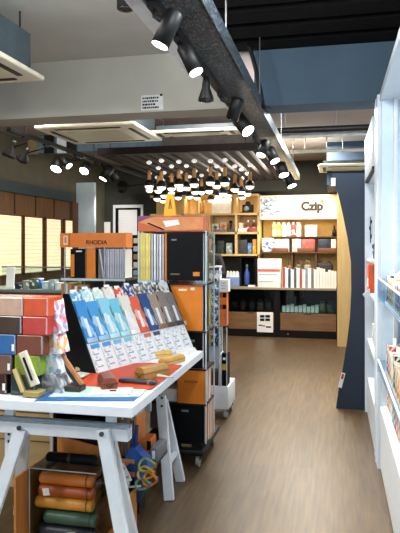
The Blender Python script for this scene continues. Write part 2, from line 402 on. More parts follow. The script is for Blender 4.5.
# ------------------------------------------------------------------ pergola and pendants
pw = mat('pergola_wood', (22, 12, 9), .8, rgb2=(32, 18, 14))
pz = zs(170, 150, 7.0)
px0, px1 = xs(99, 7.0), xs(258, 7.0)
t = thing('slatted_ceiling_frame', 'dark brown slatted wooden frame hung from ceiling over the pendant lamps', 'ceiling frame', ((px0 + px1) / 2, 7, pz - .04))
part('front_beam', B(px0, px1, 6.95, 7.03, pz - .04, pz + .045, pw), t)
part('rear_beam', B(px0, px1, 10.35, 10.43, pz - .04, pz + .045, pw), t)
nsl = 13
for k in range(nsl):
    x = px0 + .03 + (px1 - px0 - .06) * k / (nsl - 1)
    part('slat', B(x - .05, x + .05, 7.03, 10.35, pz - .03, pz + .05, pw), t)
for x in (px0 + .15, px1 - .15):
    for y in (7.0, 10.39): part('hanger_rod', MB().cyl((x, y, pz + .04), (x, y, ZC), .006, black, n=8), t)
glow = mat('globe_glow', (255, 248, 232), .3, var=.01, emit=1.3)
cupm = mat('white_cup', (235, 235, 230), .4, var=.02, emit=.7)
neck = wood('neck_wood', (168, 118, 66), (196, 146, 90), 'Z')
rows = 5; cols = 7
for j in range(rows):
    y = 7.45 + j * .55
    for i in range(cols):
        if (i, j) in ((0, 4), (6, 0), (5, 3), (3, 1)): continue
        pxx = 148 + (i + .5 * (j % 2)) * (249 - 148) / (cols - .5)
        x = xs(pxx + random.uniform(-2, 2), y) ; yy = y + random.uniform(-.12, .12)
        zt = pz - .04; zd = 2.30 + random.uniform(-.05, .05)
        t = thing('pendant_lamp', 'small pendant lamp with wooden neck, black cap and glowing white dome', 'pendant lamp', (x, yy, zd), 'cluster of pendant lamps under the slatted frame')
        part('ceiling_cup', MB().lathe([(.010, .05), (.033, .035), (.036, .018), (.016, 0)], (x, yy, zt - .06), cupm, 14), t)
        part('cord', MB().cyl((x, yy, zt - .055), (x, yy, zt + .0), .008, black, n=6).cyl((x, yy, zd + .21), (x, yy, zt - .06), .004, black, n=6), t)
        part('neck', MB().lathe([(.022, 0), (.026, .08), (.02, .12)], (x, yy, zd + .10), neck, 12), t)
        part('cap', MB().lathe([(.062, 0), (.060, .03), (.043, .06), (.03, .08)], (x, yy, zd + .02), black, 16), t)
        part('dome', MB().lathe([(.0, -.026), (.03, -.021), (.05, -.005), (.058, .019), (.05, .0195)], (x, yy, zd), glow, 16), t)
        if (i + j) % 3 == 0:
            li = bpy.data.lights.new('pendant_glow', 'POINT'); li.energy = 3.5; li.color = (1, .9, .74); li.shadow_soft_size = .07
            lo = bpy.data.objects.new('pendant_glow', li); COL.objects.link(lo); lo.parent = t; lo.location = (0, 0, -.08)

# ------------------------------------------------------------------ lit display panels on left wall
pen_rows = bands('lit_pen_rows', (230, 208, 150), (255, 243, 204), 5.5, 'Z', .6, 1.6, emit=.72, lo=.05, hi=.3)
tops = ['leftmost lit cream display panel with rows of pens, cut by photo edge', 'second lit cream display panel from left on dark wood wall', 'third lit cream display panel from left on dark wood wall', 'narrowest lit cream display panel, half hidden behind the orange header']
for k, (a, b) in enumerate(((-4, 20), (22, 41), (44, 59.5), (63, 73))):
    pa, pb = PX(a, 250, XL), PX(b, 250, XL)
    z0, z1 = 1.12, 1.95
    t = thing('lit_display_panel', tops[k], 'display panel', (XL, (pa.y + pb.y) / 2, z0), 'lit pen panels on the left wall')
    part('panel_face', B(XL + .012, XL + .03, pa.y + .02, pb.y - .02, z0, z1, pen_rows), t)
    fr = MB()
    for (y0, y1, c0, c1) in ((pa.y, pa.y + .02, z0 - .02, z1 + .02), (pb.y - .02, pb.y, z0 - .02, z1 + .02), (pa.y, pb.y, z0 - .02, z0), (pa.y, pb.y, z1, z1 + .02)): fr.box(XL, XL + .04, y0, y1, c0, c1, wl)
    part('frame', fr, t)

# ------------------------------------------------------------------ back wall frame, cards
t = thing('framed_poster', 'black and white framed notice sheet on the dark back wall', 'framed poster', (xs(128, 11.28), 11.28, zs(128, 233, 11.28)))
def fb(a, b, c, d, y0, y1, m): return B(xs(a, y0), xs(b, y0), y0, y1, zs(a, d, y0), zs(a, c, y0), m)
part('frame', fb(113, 143, 205, 242, 11.27, 11.3, white), t)
part('mount', fb(115.5, 140.5, 208, 242, 11.262, 11.27, blackp), t)
part('sheet', fb(118.5, 137, 210, 242, 11.256, 11.262, bands('grey_print', (206, 208, 214), (238, 238, 240), 8, 'Z', lo=.05, hi=.25)), t)
t = solo('wall_card', fb(98, 110, 222, 240, 11.28, 11.3, paper), 'plain white card on the dark back wall, left of framed notice', 'card')
solo('wall_pipe', MB().cyl((xs(97.5, 11.2), 11.24, 0), (xs(97.5, 11.2), 11.24, ZC), .025, metal), 'thin vertical pipe on back wall beside the pale blue column', 'pipe')

# ------------------------------------------------------------------ back shelving with open cubbies
YS0, YS1 = 10.85, 11.28
shelfwood = wood('cubby_wood', (222, 188, 122), (236, 206, 146), 'X')
bx0, bx1 = xs(150, YS0), xs(259, YS0)
def Zs(py, y=YS0, px=235): return zs(px, py, y)
t = thing('wooden_cubby_shelf', 'pale wood cubby shelf on the back wall, lit from inside', 'shelf', ((bx0 + bx1) / 2, YS0, 0))
backm = wood('cubby_back', (214, 176, 106), (230, 196, 128), 'Z')
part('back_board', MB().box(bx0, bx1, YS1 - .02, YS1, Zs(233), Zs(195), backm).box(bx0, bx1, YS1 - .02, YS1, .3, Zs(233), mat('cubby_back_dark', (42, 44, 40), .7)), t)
part('base_cabinet', B(bx0, bx1, YS0, YS1 - .02, 0, .78, mat('dark_cabinet', (48, 36, 28), .5)), t)
for py in (195, 214, 233, 255): part('shelf_board', B(bx0, bx1, YS0, YS1 - .02, Zs(py) - .018, Zs(py) + .018, shelfwood), t)
for px_, pa, pb in ((258.5, 195, 288), (235, 195, 214), (236, 214, 255), (209, 214, 255), (197, 195, 214), (183, 195, 255), (168, 195, 255)):
    part('upright', B(xs(px_, YS0) - .02, xs(px_, YS0) + .02, YS0, YS1 - .02, Zs(pb) + .018, Zs(pa) - .018, shelfwood), t)
# goods in cubbies : name, label, cat, px0, px1, shelf py, top py, builder
def zf(py): return Zs(py) + .019
ysf = YS0 + .10
z1, z2, z3, z4 = zf(214), zf(233), zf(255), Zs(195)
t = thing('toy_camera', 'black vintage style camera model in the top right cubby', 'camera', (xs(247, ysf), ysf + .06, z1))
cx = xs(247.5, ysf)
part('body', MB().box(cx - .10, cx + .10, ysf + .02, ysf + .12, z1, z1 + .16, black, .012), t)
part('hood', MB().prism([(-.05, .16), (.05, .16), (.03, .22), (-.03, .22)], ysf + .03, ysf + .11, lambda a, b, e: Vector((cx + a, e, z1 + b)), black), t)
part('lens_barrel', MB().lathe([(.05, 0), (.05, .04), (.035, .045)], (cx - .02, ysf + .02, z1 + .08), metal, 16, (0, -1, 0)), t)
part('foot', MB().box(cx - .13, cx + .05, ysf, ysf + .10, z1 - .0, z1 + .02, black), t)
solo('poster_board', MB().obox((xs(221, ysf), ysf + .06, z1 + .16), (.36, .02, .31), Matrix.Rotation(-.1, 3, 'X'), mat('pale_print', (206, 216, 226), .5, rgb2=(238, 238, 236), scale=7)), 'pale blue and white picture board in top left cubby', 'picture')
for k, (pp, h) in enumerate(((199.5, .22), (203.5, .24))):
    x = xs(pp, ysf)
    solo('wooden_figure', MB().lathe([(.03, 0), (.032, .02), (.02, .08), (.026, h * .6), (.012, h * .75), (.022, h * .88), (.0, h)], (x, ysf + .06, z1), neck, 12), ['left one of two turned wooden figures in the top cubby', 'right one of two turned wooden figures in the top cubby'][k], 'figure')
# row two
its = [('picture_card', 'white picture card with green shape in second cubby row', 'card', 211.5, 218, .16, (232, 230, 222)),
       ('picture_card', 'orange tinted picture card beside the green one in second cubby row', 'card', 219.5, 226, .19, (228, 190, 150)),
       ('black_figurine', 'dark small figurine at end of the left second row cubby', 'figurine', 229, 231.5, .22, (30, 30, 32)),
       ('small_box', 'white small box left of red bottles in second cubby row', 'box', 239, 243, .14, (225, 222, 215)),
       ('red_bottle', 'red bottle with white cap, left one of two in cubby', 'bottle', 246, 249.5, .22, (150, 40, 36)),
       ('red_bottle', 'dark red bottle with white cap, right one of two in cubby', 'bottle', 251.5, 255.5, .22, (120, 30, 30))]
for nme, lab, cat, a, b, h, col in its:
    xa, xb = xs(a, ysf), xs(b, ysf); xm = (xa + xb) / 2; rr = (xb - xa) / 2
    m = mat('good_%d_%d' % (col[0], col[1]), col)
    if cat == 'bottle':
        t = thing(nme, lab, cat, (xm, ysf + .06, z2))
        part('body', MB().lathe([(rr, 0), (rr, h * .55), (rr * .5, h * .72), (rr * .45, h * .8)], (xm, ysf + .06, z2), m, 14), t)
        part('cap', MB().lathe([(rr * .5, 0), (rr * .5, h * .18), (rr * .3, h * .2)], (xm, ysf + .06, z2 + h * .8), paper, 14), t)
        part('label_band', MB().lathe([(rr * 1.03, h * .2), (rr * 1.03, h * .42)], (xm, ysf + .06, z2), paper, 14), t)
    elif cat == 'figurine':
        t = thing(nme, lab, cat, (xm, ysf + .06, z2))
        part('body', MB().lathe([(rr, 0), (rr * .6, h * .4), (rr * .9, h * .6), (rr * .3, h * .72)], (xm, ysf + .06, z2), m, 12).ball((xm, ysf + .06, z2 + h * .86), h * .14, m), t)
    elif cat == 'card':
        t = thing(nme, lab, cat, (xm, ysf + .06, z2))
        part('card_face', MB().obox((xm, ysf + .06, z2 + h / 2), (xb - xa, .012, h), Matrix.Rotation(-.12, 3, 'X'), m), t)
        part('motif', MB().obox((xm, ysf + .05, z2 + h * .55), ((xb - xa) * .55, .006, h * .4), Matrix.Rotation(-.12, 3, 'X') @ Matrix.Rotation(.5, 3, 'Y'), mat('motif_%d' % col[1], (70, 96, 78) if col[1] > 200 else (206, 120, 70))), t)
    else:
        t = thing(nme, lab, cat, (xm, ysf + .06, z2)); part('carton', B(xa, xb, ysf, ysf + .1, z2, z2 + h, m, .004), t); part('lid', B(xa - .004, xb + .004, ysf - .004, ysf + .104, z2 + h, z2 + h + .03, paper, .004), t)
G = 'flat boxes lying in the second cubby row'
for k, (a, b, col, nm) in enumerate(((213, 225, (126, 120, 122), 'grey'), (227, 235, (60, 74, 92), 'slate'), (238, 247, (236, 232, 226), 'white'), (248, 257, (170, 70, 56), 'red'))):
    solo('flat_box', B(xs(a, ysf - .08), xs(b, ysf - .08), ysf - .09, ysf - .01, z2, z2 + .05 + .01 * k, mat('flat_%s' % nm, col), .006), '%s flat box lying at front of the second cubby row' % nm, 'box', G)
for k, (a, b, h, col, nm) in enumerate(((211, 216, .17, (52, 70, 72), 'dark teal'), (217, 224, .24, (40, 52, 50), 'green black'), (226, 232, .2, (150, 168, 170), 'pale grey'), (238, 247, .26, (46, 48, 56), 'charcoal'), (247.5, 251.5, .2, (92, 128, 176), 'blue'), (252.5, 256.5, .27, (226, 150, 58), 'orange'))):
    solo('gift_box', B(xs(a, ysf), xs(b, ysf), ysf, ysf + .12, z3, z3 + h, cells('gift_%d' % k, [col, col, tuple(min(255, int(v * 1.35)) for v in col)], 22), .006), '%s packaged box standing in the third cubby row' % nm, 'box', 'packaged boxes in the third cubby row')

# ------------------------------------------------------------------ sign shelf on the right of back wall
YG = 10.75
sx0, sx1 = xs(260, YG), xs(337, YG)
t = thing('sign_shelf_unit', 'pale wood wall shelf unit below the illuminated shop sign', 'shelf', ((sx0 + sx1) / 2, YG, 0))
part('back_board', B(sx0, sx1, YS1 - .02, YS1, 0, 2.42, mat('yellow_back', (226, 186, 104), .55, var=.05)), t)
part('base_cabinet', B(sx0, sx1, YG + .06, YS1 - .02, 0, .78, mat('dark_cabinet', (48, 36, 28), .5)), t)
zA, zB = zs(300, 252, YG), zs(300, 236.5, YG + .1)
part('shelf_board', B(sx0, sx1, YG, YS1 - .02, zA - .02, zA, mat('shelf_dark_wood', (88, 58, 32), .5)), t)
part('shelf_board', B(xs(271, YG + .1), sx1, YG + .12, YS1 - .02, zB - .015, zB, mat('shelf_dark_wood', (88, 58, 32), .5)), t)
for p_ in (292, 316): part('divider', B(xs(p_, YG) - .012, xs(p_, YG) + .012, YG + .04, YS1 - .02, .78, zA - .02, mat('shelf_dark_wood', (88, 58, 32), .5)), t)
t = thing('illuminated_sign', 'lit cream shop sign with dark lettering and orange dot above shelves', 'sign', ((sx0 + sx1) / 2, YG, zs(300, 219.5, YG - .05)))
yg = YG - .06
signm = mat('sign_face', (242, 220, 180), .5, var=.02, emit=.32)
zt0, zt1 = zs(300, 219, yg), zs(300, 195, yg)
part('light_box', B(xs(260, yg), xs(337, yg), yg, YG + .2, zt0, zt1, signm), t)
part('picture', B(xs(260.5, yg), xs(280, yg), yg - .006, yg, zt0 + .05, zt1 - .03, cells('mountain_print', [(96, 112, 132), (150, 166, 188), (236, 226, 208), (128, 136, 150), (244, 226, 190), (206, 206, 206), (236, 226, 208)], 20, .5, (1, 1, 1.6), emit=.3)), t)
part('lower_band', B(xs(260, yg), xs(337, yg), yg - .004, yg, zt0, zt0 + .05, mat('sign_band', (206, 206, 196), .5, emit=.3)), t)
part('lettering', MB().text('Czip', (xs(312, yg), yg - .004, zs(312, 206.5, yg)), .205, (1, 0, 0), (0, 0, 1), mat('sign_letters', (40, 24, 22), .5), .004, bold=.011), t)
part('dot', MB().cyl((xs(322, yg), yg, zs(322, 201.5, yg)), (xs(322, yg), yg - .006, zs(322, 201.5, yg)), .03, orange), t)
# goods on the sign shelf
yk = YG + .14
bk = mat('basket_brown', (112, 66, 34), .6)
for k, (a, b, nm, cols) in enumerate(((262, 274, 'white and blue', [(236, 236, 232), (214, 222, 232), (90, 120, 160)]), (274.5, 289, 'white printed', [(240, 238, 234), (230, 232, 236)]), (292, 301, 'white and pink', [(240, 236, 232), (226, 190, 180), (200, 206, 214)]), (301.5, 315, 'rose red', [(186, 92, 84), (200, 108, 98), (170, 78, 74)]), (318, 330, 'dark navy', [(30, 40, 56), (36, 46, 64)]), (331, 336, 'cream', [(226, 214, 196), (240, 232, 218)]))):
    solo('gift_set_box', B(xs(a, yk), xs(b, yk), yk, yk + .14, zA, zs(a, 239 if k != 0 else 238, yk), cells('set_%d' % k, cols, 18), .006), '%s gift box standing on shelf below the lit sign' % nm, 'box', 'gift boxes on the shelf below the sign')
for k, (a, b) in enumerate(((272, 288), (297, 314), (318, 336))):
    solo('wicker_tray', MB().box(xs(a, YG), xs(b, YG), YG + .005, YG + .11, zA, zA + .07, bk, .006), ['left brown tray at front of the shelf below sign', 'middle brown tray at front of the shelf below sign', 'right brown tray at front of the shelf below sign'][k], 'tray')
yk2 = YG + .24
for k, (a, b, col, nm) in enumerate(((272.5, 277, (214, 196, 110), 'yellow'), (277.2, 281.5, (232, 168, 40), 'amber'), (282, 286.5, (216, 214, 208), 'white'), (287, 291, (120, 150, 170), 'blue grey'), (291.5, 296, (168, 66, 48), 'red'), (296.5, 301, (206, 208, 214), 'silver'))):
    solo('printed_pack', B(xs(a, yk2), xs(b, yk2), yk2, yk2 + .1, zB, zs(a, 222, yk2), cells('pack_%d' % k, [col, col, (236, 230, 214), tuple(int(v * .6) for v in col)], 26), .005), '%s printed pack in row below the lit sign' % nm, 'pack', 'printed packs right below the sign')
t = solo('white_carton', B(xs(305, yk2), xs(317, yk2), yk2, yk2 + .12, zB, zs(306, 225, yk2), cells('carton_print', [(236, 232, 224), (208, 202, 196), (240, 238, 232)], 26), .006), 'white printed carton alone below the dark sign letters', 'carton')
t = thing('dark_bottle', 'small dark bottle at right end below the lit sign', 'bottle', (xs(335, yk2), yk2 + .05, zB))
part('body', MB().lathe([(.04, 0), (.04, .10), (.015, .14), (.015, .17)], (xs(334.4, yk2), yk2 + .05, zB), black, 12), t)
part('cap', MB().lathe([(.018, 0), (.018, .03), (.01, .032)], (xs(334.4, yk2), yk2 + .05, zB + .17), bk, 12), t)

# ------------------------------------------------------------------ counter
YC = 10.0
cx0, cx1 = xs(228, YC), xs(337, YC)
zc = zs(290, 290, YC)
t = thing('display_counter', 'dark glass fronted display counter with brown wood drawers below the sign', 'counter', ((cx0 + cx1) / 2, YC, 0))
brownd = wood('drawer_wood', (104, 74, 46), (132, 98, 66), 'X')
dk = mat('counter_dark', (18, 15, 14), .6, spec=.15)
ztop = zs(290, 288, YC)
part('counter_top', B(cx0 - .02, cx1 - .01, YC - .02, YC + .6, ztop - .03, ztop, mat('counter_top_grey', (150, 136, 112), .4)), t)
zg0, zd0, zp = zs(290, 312.5, YC), zs(290, 330.5, YC), .0
part('carcass', MB().box(cx0, cx1 - .01, YC + .02, YC + .58, 0, zd0, dk).box(cx0, cx1 - .01, YC + .55, YC + .58, zd0, ztop - .03, dk).box(cx0, cx0 + .03, YC + .02, YC + .55, zd0, ztop - .03, dk).box(cx1 - .04, cx1 - .01, YC + .02, YC + .55, zd0, ztop - .03, dk).box(cx0 + .03, cx1 - .04, YC + .02, YC + .55, zg0 - .03, zg0 - .01, dk), t)
xm0, xm1 = xs(274, YC), xs(280, YC)
part('centre_post', B(xm0, xm1, YC, YC + .04, zd0, ztop - .03, dk), t)
for a, b in ((cx0 + .0, xm0), (xm1, cx1 - .01)):
    d = part('drawer_front', B(a + .005, b - .005, YC, YC + .019, zd0 + .005, zg0 - .012, brownd), t)
    part('finger_slot', B((a + b) / 2 - .06, (a + b) / 2 + .06, YC - .003, YC, zg0 - .03, zg0 - .02, dk), d)
    part('glass_pane', B(a, b, YC + .004, YC + .009, zg0 - .01, ztop - .03, glass), t)
part('plinth', B(cx0, cx1 - .01, YC + .001, YC + .02, 0, zd0, dk), t)
part('lock', MB().cyl((xs(288, YC), YC + .001, zs(288, 334, YC)), (xs(288, YC), YC - .004, zs(288, 334, YC)), .012, chrome), t)
# hanging notice
t = thing('counter_notice', 'white notice sheet with black symbols taped on the counter drawers', 'notice', (xs(265, YC), YC - .01, zs(265, 332, YC)))
part('sheet', fb(257, 273, 312, 332, YC - .012, YC - .004, paper), t)
for a, b, c_, d_ in ((260, 264.5, 315, 317.6), (265.3, 270, 315, 317.6), (260, 264.5, 318.4, 321), (265.3, 270, 318.4, 321), (258.6, 262.5, 324.6, 325.8), (266, 271, 326.2, 327.6), (263, 265, 325.4, 326.4)):
    part('symbol', MB().box(xs(a, YC - .014), xs(b, YC - .014), YC - .015, YC - .012, zs(a, d_, YC - .014), zs(a, c_, YC - .014), blackp), t)

# goods behind the counter glass
zin = zg0 - .009
G = 'white packs behind the counter glass'
for k in range(9):
    a = 282 + k * 4.1
    solo('white_pack', MB().obox((xs(a + 2, YC + .15), YC + .15, zin + .05 + .008 * (k % 3)), (.055, .08, .10 + .016 * (k % 3)), None, paper, .004), 'small white pack standing behind the right counter glass', 'pack', G)
for k, (a, col, nm) in enumerate(((234, (40, 30, 26), 'black'), (243, (70, 44, 30), 'brown'), (252, (34, 34, 40), 'charcoal'), (260, (120, 84, 60), 'tan'), (268, (60, 52, 48), 'grey'), (322, (150, 150, 120), 'olive'), (330, (90, 84, 70), 'khaki'))):
    xc = xs(a, YC + .25)
    t = thing('leather_bag', '%s small leather bag behind the counter glass' % nm, 'bag', (xc, YC + .3, zin), 'leather bags behind the counter glass')
    lm = mat('leather_' + nm, col, .4)
    part('body', MB().box(xc - .05, xc + .05, YC + .25, YC + .33, zin, zin + .14, lm, .02), t)
    part('handle', MB().tube([(xc - .03, YC + .29, zin + .13), (xc - .02, YC + .29, zin + .18), (xc + .02, YC + .29, zin + .18), (xc + .03, YC + .29, zin + .13)], .006, lm), t)
# on the counter
zt = ztop
t = thing('white_carton_stack', 'tall white carton with red printed band on left of the counter', 'carton', (xs(269, YC), YC + .1, zt))
part('carton', B(xs(257.5, YC + .03), xs(280.5, YC + .03), YC + .04, YC + .26, zt, zs(268, 259, YC + .04), paper, .005), t)
part('red_band', B(xs(258, YC + .03), xs(280, YC + .03), YC + .035, YC + .04, zs(268, 271.5, YC + .04), zs(268, 269, YC + .04), mat('coral_band', (222, 96, 70))), t)
part('printed_lines', MB().box(xs(259, YC + .03), xs(277, YC + .03), YC + .036, YC + .04, zs(268, 275, YC + .04), zs(268, 274, YC + .04), mat('pale_blue_print', (150, 170, 200))).box(xs(259, YC + .03), xs(273, YC + .03), YC + .036, YC + .04, zs(268, 282, YC + .04), zs(268, 281.2, YC + .04), mat('pale_blue_print', (150, 170, 200))).box(xs(262, YC + .03), xs(277, YC + .03), YC + .036, YC + .04, zs(268, 264, YC + .04), zs(268, 263.3, YC + .04), mat('pale_blue_print', (150, 170, 200))), t)
spine = {0: ((168, 62, 60), 'dark red'), 2: ((40, 66, 104), 'navy blue'), 4: ((74, 82, 88), 'slate grey'), 6: ((164, 78, 74), 'brick red'), 8: ((138, 152, 176), 'grey blue'), 10: ((110, 116, 130), 'mid grey')}
for k in range(19):
    a = 282.5 + k * 2.85
    hh = zs(a, 267.5 + (k % 4) * .7 + (2.5 if k > 14 else 0), YC + .06)
    x0, x1 = xs(a, YC + .06), xs(a + 2.6, YC + .06)
    if k in spine:
        nm = spine[k][1]; lab = 'white book with %s spine in row on the counter' % nm; g = None
    else: lab, g = 'plain white book standing in row on the counter', 'plain white books on the counter'
    t = thing('book', lab, 'book', ((x0 + x1) / 2, YC + .12, zt), g)
    part('page_block', B(x0 + .003, x1 - .003, YC + .068, YC + .20, zt + .003, hh - .004, pages), t)
    part('cover', MB().box(x0, x0 + .003, YC + .06, YC + .205, zt, hh, paper).box(x1 - .003, x1, YC + .06, YC + .205, zt, hh, paper).box(x0, x1, YC + .06, YC + .068, zt, hh, mat('spine_%s' % spine[k][1].replace(' ', '_'), spine[k][0]) if k in spine else paper), t)
for k, (a, b, py, col, nm) in enumerate(((287, 292, 262, (120, 84, 56), 'tan'), (296, 302, 261, (92, 82, 74), 'grey brown'), (304, 311, 261.5, (150, 136, 120), 'beige'), (317, 333, 260, (34, 32, 32), 'black'))):
    xa, xb = xs(a, YC + .42), xs(b, YC + .42)
    t = thing('handbag', '%s bag behind the row of white books on counter' % nm, 'bag', ((xa + xb) / 2, YC + .42, zt), 'bags behind the row of books')
    lm = mat('bag_' + nm.replace(' ', '_'), col, .5)
    zz = zs(a, py + 3, YC + .42)
    part('body', MB().box(xa, xb, YC + .36, YC + .48, zt, zz, lm, .03), t)
    part('handle', MB().tube([(xa + .02, YC + .42, zz - .02), ((xa * 2 + xb) / 3, YC + .42, zz + .06), ((xa + xb * 2) / 3, YC + .42, zz + .06), (xb - .02, YC + .42, zz - .02)], .009, lm), t)
# coffee-machine like black cabinet and bottle left on the counter
xa, xb = xs(239.5, YC + .2), xs(256, YC + .2)
t = thing('black_display_cabinet', 'black open cabinet on left end of the counter', 'cabinet', ((xa + xb) / 2, YC + .3, zt))
hz = zs(248, 256, YC + .2)
part('carcass', MB().box(xa, xa + .03, YC + .2, YC + .5, zt, hz, dk).box(xb - .03, xb, YC + .2, YC + .5, zt, hz, dk).box(xa, xb, YC + .48, YC + .5, zt, hz, dk).box(xa, xb, YC + .2, YC + .5, hz - .03, hz, dk), t)
part('shelf', B(xa + .03, xb - .03, YC + .22, YC + .48, zt, zt + .02, dk), t)
xb_ = xs(246.5, YC + .25)
t = thing('blue_bottle', 'blue glass bottle with dark neck inside the black cabinet', 'bottle', (xb_, YC + .3, zt + .02))
bl = mat('blue_glass', (62, 90, 160), .15)
part('body', MB().lathe([(.045, 0), (.048, .02), (.048, .20), (.02, .26), (.018, .30)], (xb_, YC + .3, zt + .02), bl, 16), t)
part('cap', MB().lathe([(.02, 0), (.022, .05), (.016, .055)], (xb_, YC + .3, zt + .32), mat('olive_cap', (110, 116, 84)), 14), t)
solo('business_card_holder', B(xs(248, YC + .1), xs(255, YC + .1), YC + .1, YC + .14, zt, zt + .03, paper), 'low white card pile before the black cabinet', 'card holder')
# blue carton and white bags on the left end
solo('blue_carton', B(xs(226, YC + .1), xs(239, YC + .1), YC + .08, YC + .28, zt, zs(232, 277, YC + .1), mat('blue_grey_carton', (116, 140, 190), .5), .006), 'blue grey carton of white sachets on left end of counter', 'carton')
for k in range(4):
    xa = xs(226.6 + k * 3.1, YC + .14); zz = zs(232, 277, YC + .1)
    solo('white_sachet', MB().prism([(0, 0), (.05, 0), (.045, .08), (.012, .10)], YC + .12, YC + .2, lambda a, b, e: Vector((xa + a, e, zz + b)), paper), 'white folded sachet standing on the blue grey carton', 'sachet', 'white sachets on the blue carton')

# wood side partition right of sign
struct('trim_7', MB().box(.035, XR, 9.30, YB, 0, 2.45, lightwood))
# wall behind upper right: navy paint
struct('trim_8', B(-.12, XR, 9.32, YB, 2.45, ZC, mat('navy_wall', (32, 52, 74), .7)))

# ------------------------------------------------------------------ navy board with curved edge
YN = 5.80
navy = mat('navy_board', (26, 42, 62), .5, var=.05)
pts = [(361, 411)] + [(336, 411), (338.5, 393), (343, 370), (347, 345), (350, 320), (351.3, 292), (351, 265), (347.5, 240), (343, 218), (338.5, 198), (334, 183), (332, 176)] + [(361, 176)]
poly = [(xs(a, YN), zs(a, b, YN)) for a, b in pts]
zmin = min(b for a, b in poly)
poly = [(a, max(0, b - zmin)) for a, b in poly]
xr = .42
poly[0] = (xr, 0.0); poly[1] = (poly[1][0], 0.0); poly[-1] = (xr, poly[-1][1])
t = thing('curved_end_board', 'tall navy end board with concave curved left edge beside white shelves', 'board', (.25, YN, 0))
part('board', MB().prism(poly, YN, YN + .04, lambda a, b, e: Vector((a, e, b)), navy), t)
part('foot_plate', B(.02, xr, YN + .04, YN + .30, 0, .03, navy), t)
zq = zs(340, 386, YN)
t = thing('leaflet_holder', 'small white and red leaflets clipped at low left edge of navy board', 'leaflets', (xs(341, YN - .02), YN - .02, zs(341, 390, YN)))
part('sheet', MB().obox((xs(341.6, YN - .01), YN - .008, zs(341, 380, YN)), (.035, .016, .14), Matrix.Rotation(.25, 3, 'Y'), paper), t)
part('red_sheet', MB().obox((xs(342.5, YN - .02), YN - .016, zs(341, 376, YN)), (.022, .004, .05), Matrix.Rotation(.25, 3, 'Y'), mat('leaf_red', (176, 60, 44))), t)
solo('wall_sticker', B(xs(331, YN - .01), xs(335.5, YN - .01), YN - .006, YN, zs(332, 186, YN), zs(332, 178, YN), paper), 'small white card on upper left of the navy board', 'card')

# ------------------------------------------------------------------ white shelving on the right
shw = mat('shelf_white', (226, 235, 244), .35, var=.03)
shb = mat('shelf_panel_pale_blue', (214, 232, 246), .35, var=.03)
t = thing('white_shelf_unit', 'tall white shelf bay nearest camera on right, with low cabinet base', 'shelf', (.55, 3.1, 0))
XF = .30
part('side_panel', B(XF + .01, .78, 4.25, 4.28, 0, 2.53, shb), t)
part('side_panel', B(XF + .01, .78, 1.9, 1.93, 0, 2.53, shb), t)
part('back_panel', B(.76, .785, 1.93, 4.25, 0, 2.53, shb), t)
part('top_panel', B(XF, .785, 1.9, 4.28, 2.53, 2.58, shw), t)
part('upright_post', B(.385, .41, 4.205, 4.25, .45, 2.53, white), t)
bc = part('base_cabinet', B(XF + .02, .76, 1.93, 4.25, 0, .45, shw), t)
for y0, y1 in ((1.93, 2.70), (2.705, 3.475), (3.48, 4.248)): part('drawer_front', B(XF, XF + .018, y0, y1, .04, .445, shw), bc)
for z in (.69, 1.16): part('shelf_board', B(XF + .03, .76, 1.93, 4.25, z - .02, z, shw), t)
lipm = clear('blue_acrylic', (232, 242, 250), .14)
for z, h in ((.69, .08), (1.16, .16)):
    part('acrylic_lip', MB().prism([(XF + .03, z - .025), (XF - .02, z + .04), (XF - .02, z + h), (XF - .012, z + h), (XF - .012, z + .045), (XF + .036, z - .018)], 1.95, 4.2, lambda a, b, e: Vector((a, e, b)), lipm), t)
    part('lip_edge', MB().box(XF - .022, XF - .01, 1.95, 4.2, z + h, z + h + .006, shw).box(XF - .022, XF + .03, 4.2, 4.206, z, z + h, lipm), t)
# stock on the shelves
pal = [((224, 120, 60), 'orange'), ((236, 226, 196), 'cream'), ((66, 92, 130), 'blue'), ((222, 180, 80), 'mustard'), ((48, 52, 60), 'black'), ((206, 90, 70), 'coral'), ((232, 236, 240), 'white'), ((150, 168, 120), 'sage green'), ((190, 170, 150), 'taupe'), ((120, 150, 180), 'steel blue')]
for si, (z, hmin, wh, nit) in enumerate(((.45, .17, 'on the low cabinet base', 11), (.69, .18, 'on the middle acrylic shelf', 11), (1.16, .15, 'on the upper acrylic shelf', 11))):
    for k in range(nit):
        y1 = 4.19 - k * .115; col, nm = pal[(k * 3 + si * 2) % 10]
        nth = 'far' if k < 10 else 'near'
        h = hmin + .03 * ((k * 7 + si) % 3) / 2
        lab = '%s printed stationery pack %s of nearest white shelf bay' % (nm, wh) if k < 10 else '%s printed pack nearest the camera %s of white bay' % (nm, wh)
        tt = thing('stationery_pack', lab, 'pack', (XF + .10, y1 - .05, z), 'printed packs %s' % wh)
        xo = XF + (.04 if si == 0 else .036)
        part('pack_body', B(xo, xo + .10, y1 - .10, y1, z, z + h, cells('stock_%d_%d' % (si, k), [col, (238, 236, 230), col, tuple(int(v * .6) for v in col), (232, 224, 206)], 30), .004), tt)
        part('header_card', B(xo + .04, xo + .046, y1 - .09, y1 - .01, z + h, z + h + .04, paper), tt)
t = thing('white_post_panel', 'tall white post panel between the two white shelf bays', 'panel', (.32, 4.45, 0))
part('panel', MB().box(.285, .40, 4.30, 4.62, 0, 2.58, shw), t)
part('groove', MB().box(.28, .285, 4.44, 4.448, .0, 2.58, shb), t)
t = thing('white_shelf_unit', 'white shelf bay next to the navy board, with closed upper cupboard', 'shelf', (.5, 5.2, 0))
XG = .27
part('side_panel', B(XG, .75, 5.74, 5.77, 0, 2.5, shw), t)
part('side_panel', B(XG + .02, .75, 4.635, 4.66, 0, 2.5, shw), t)
part('back_panel', B(.73, .75, 4.66, 5.74, 0, 2.5, shb), t)
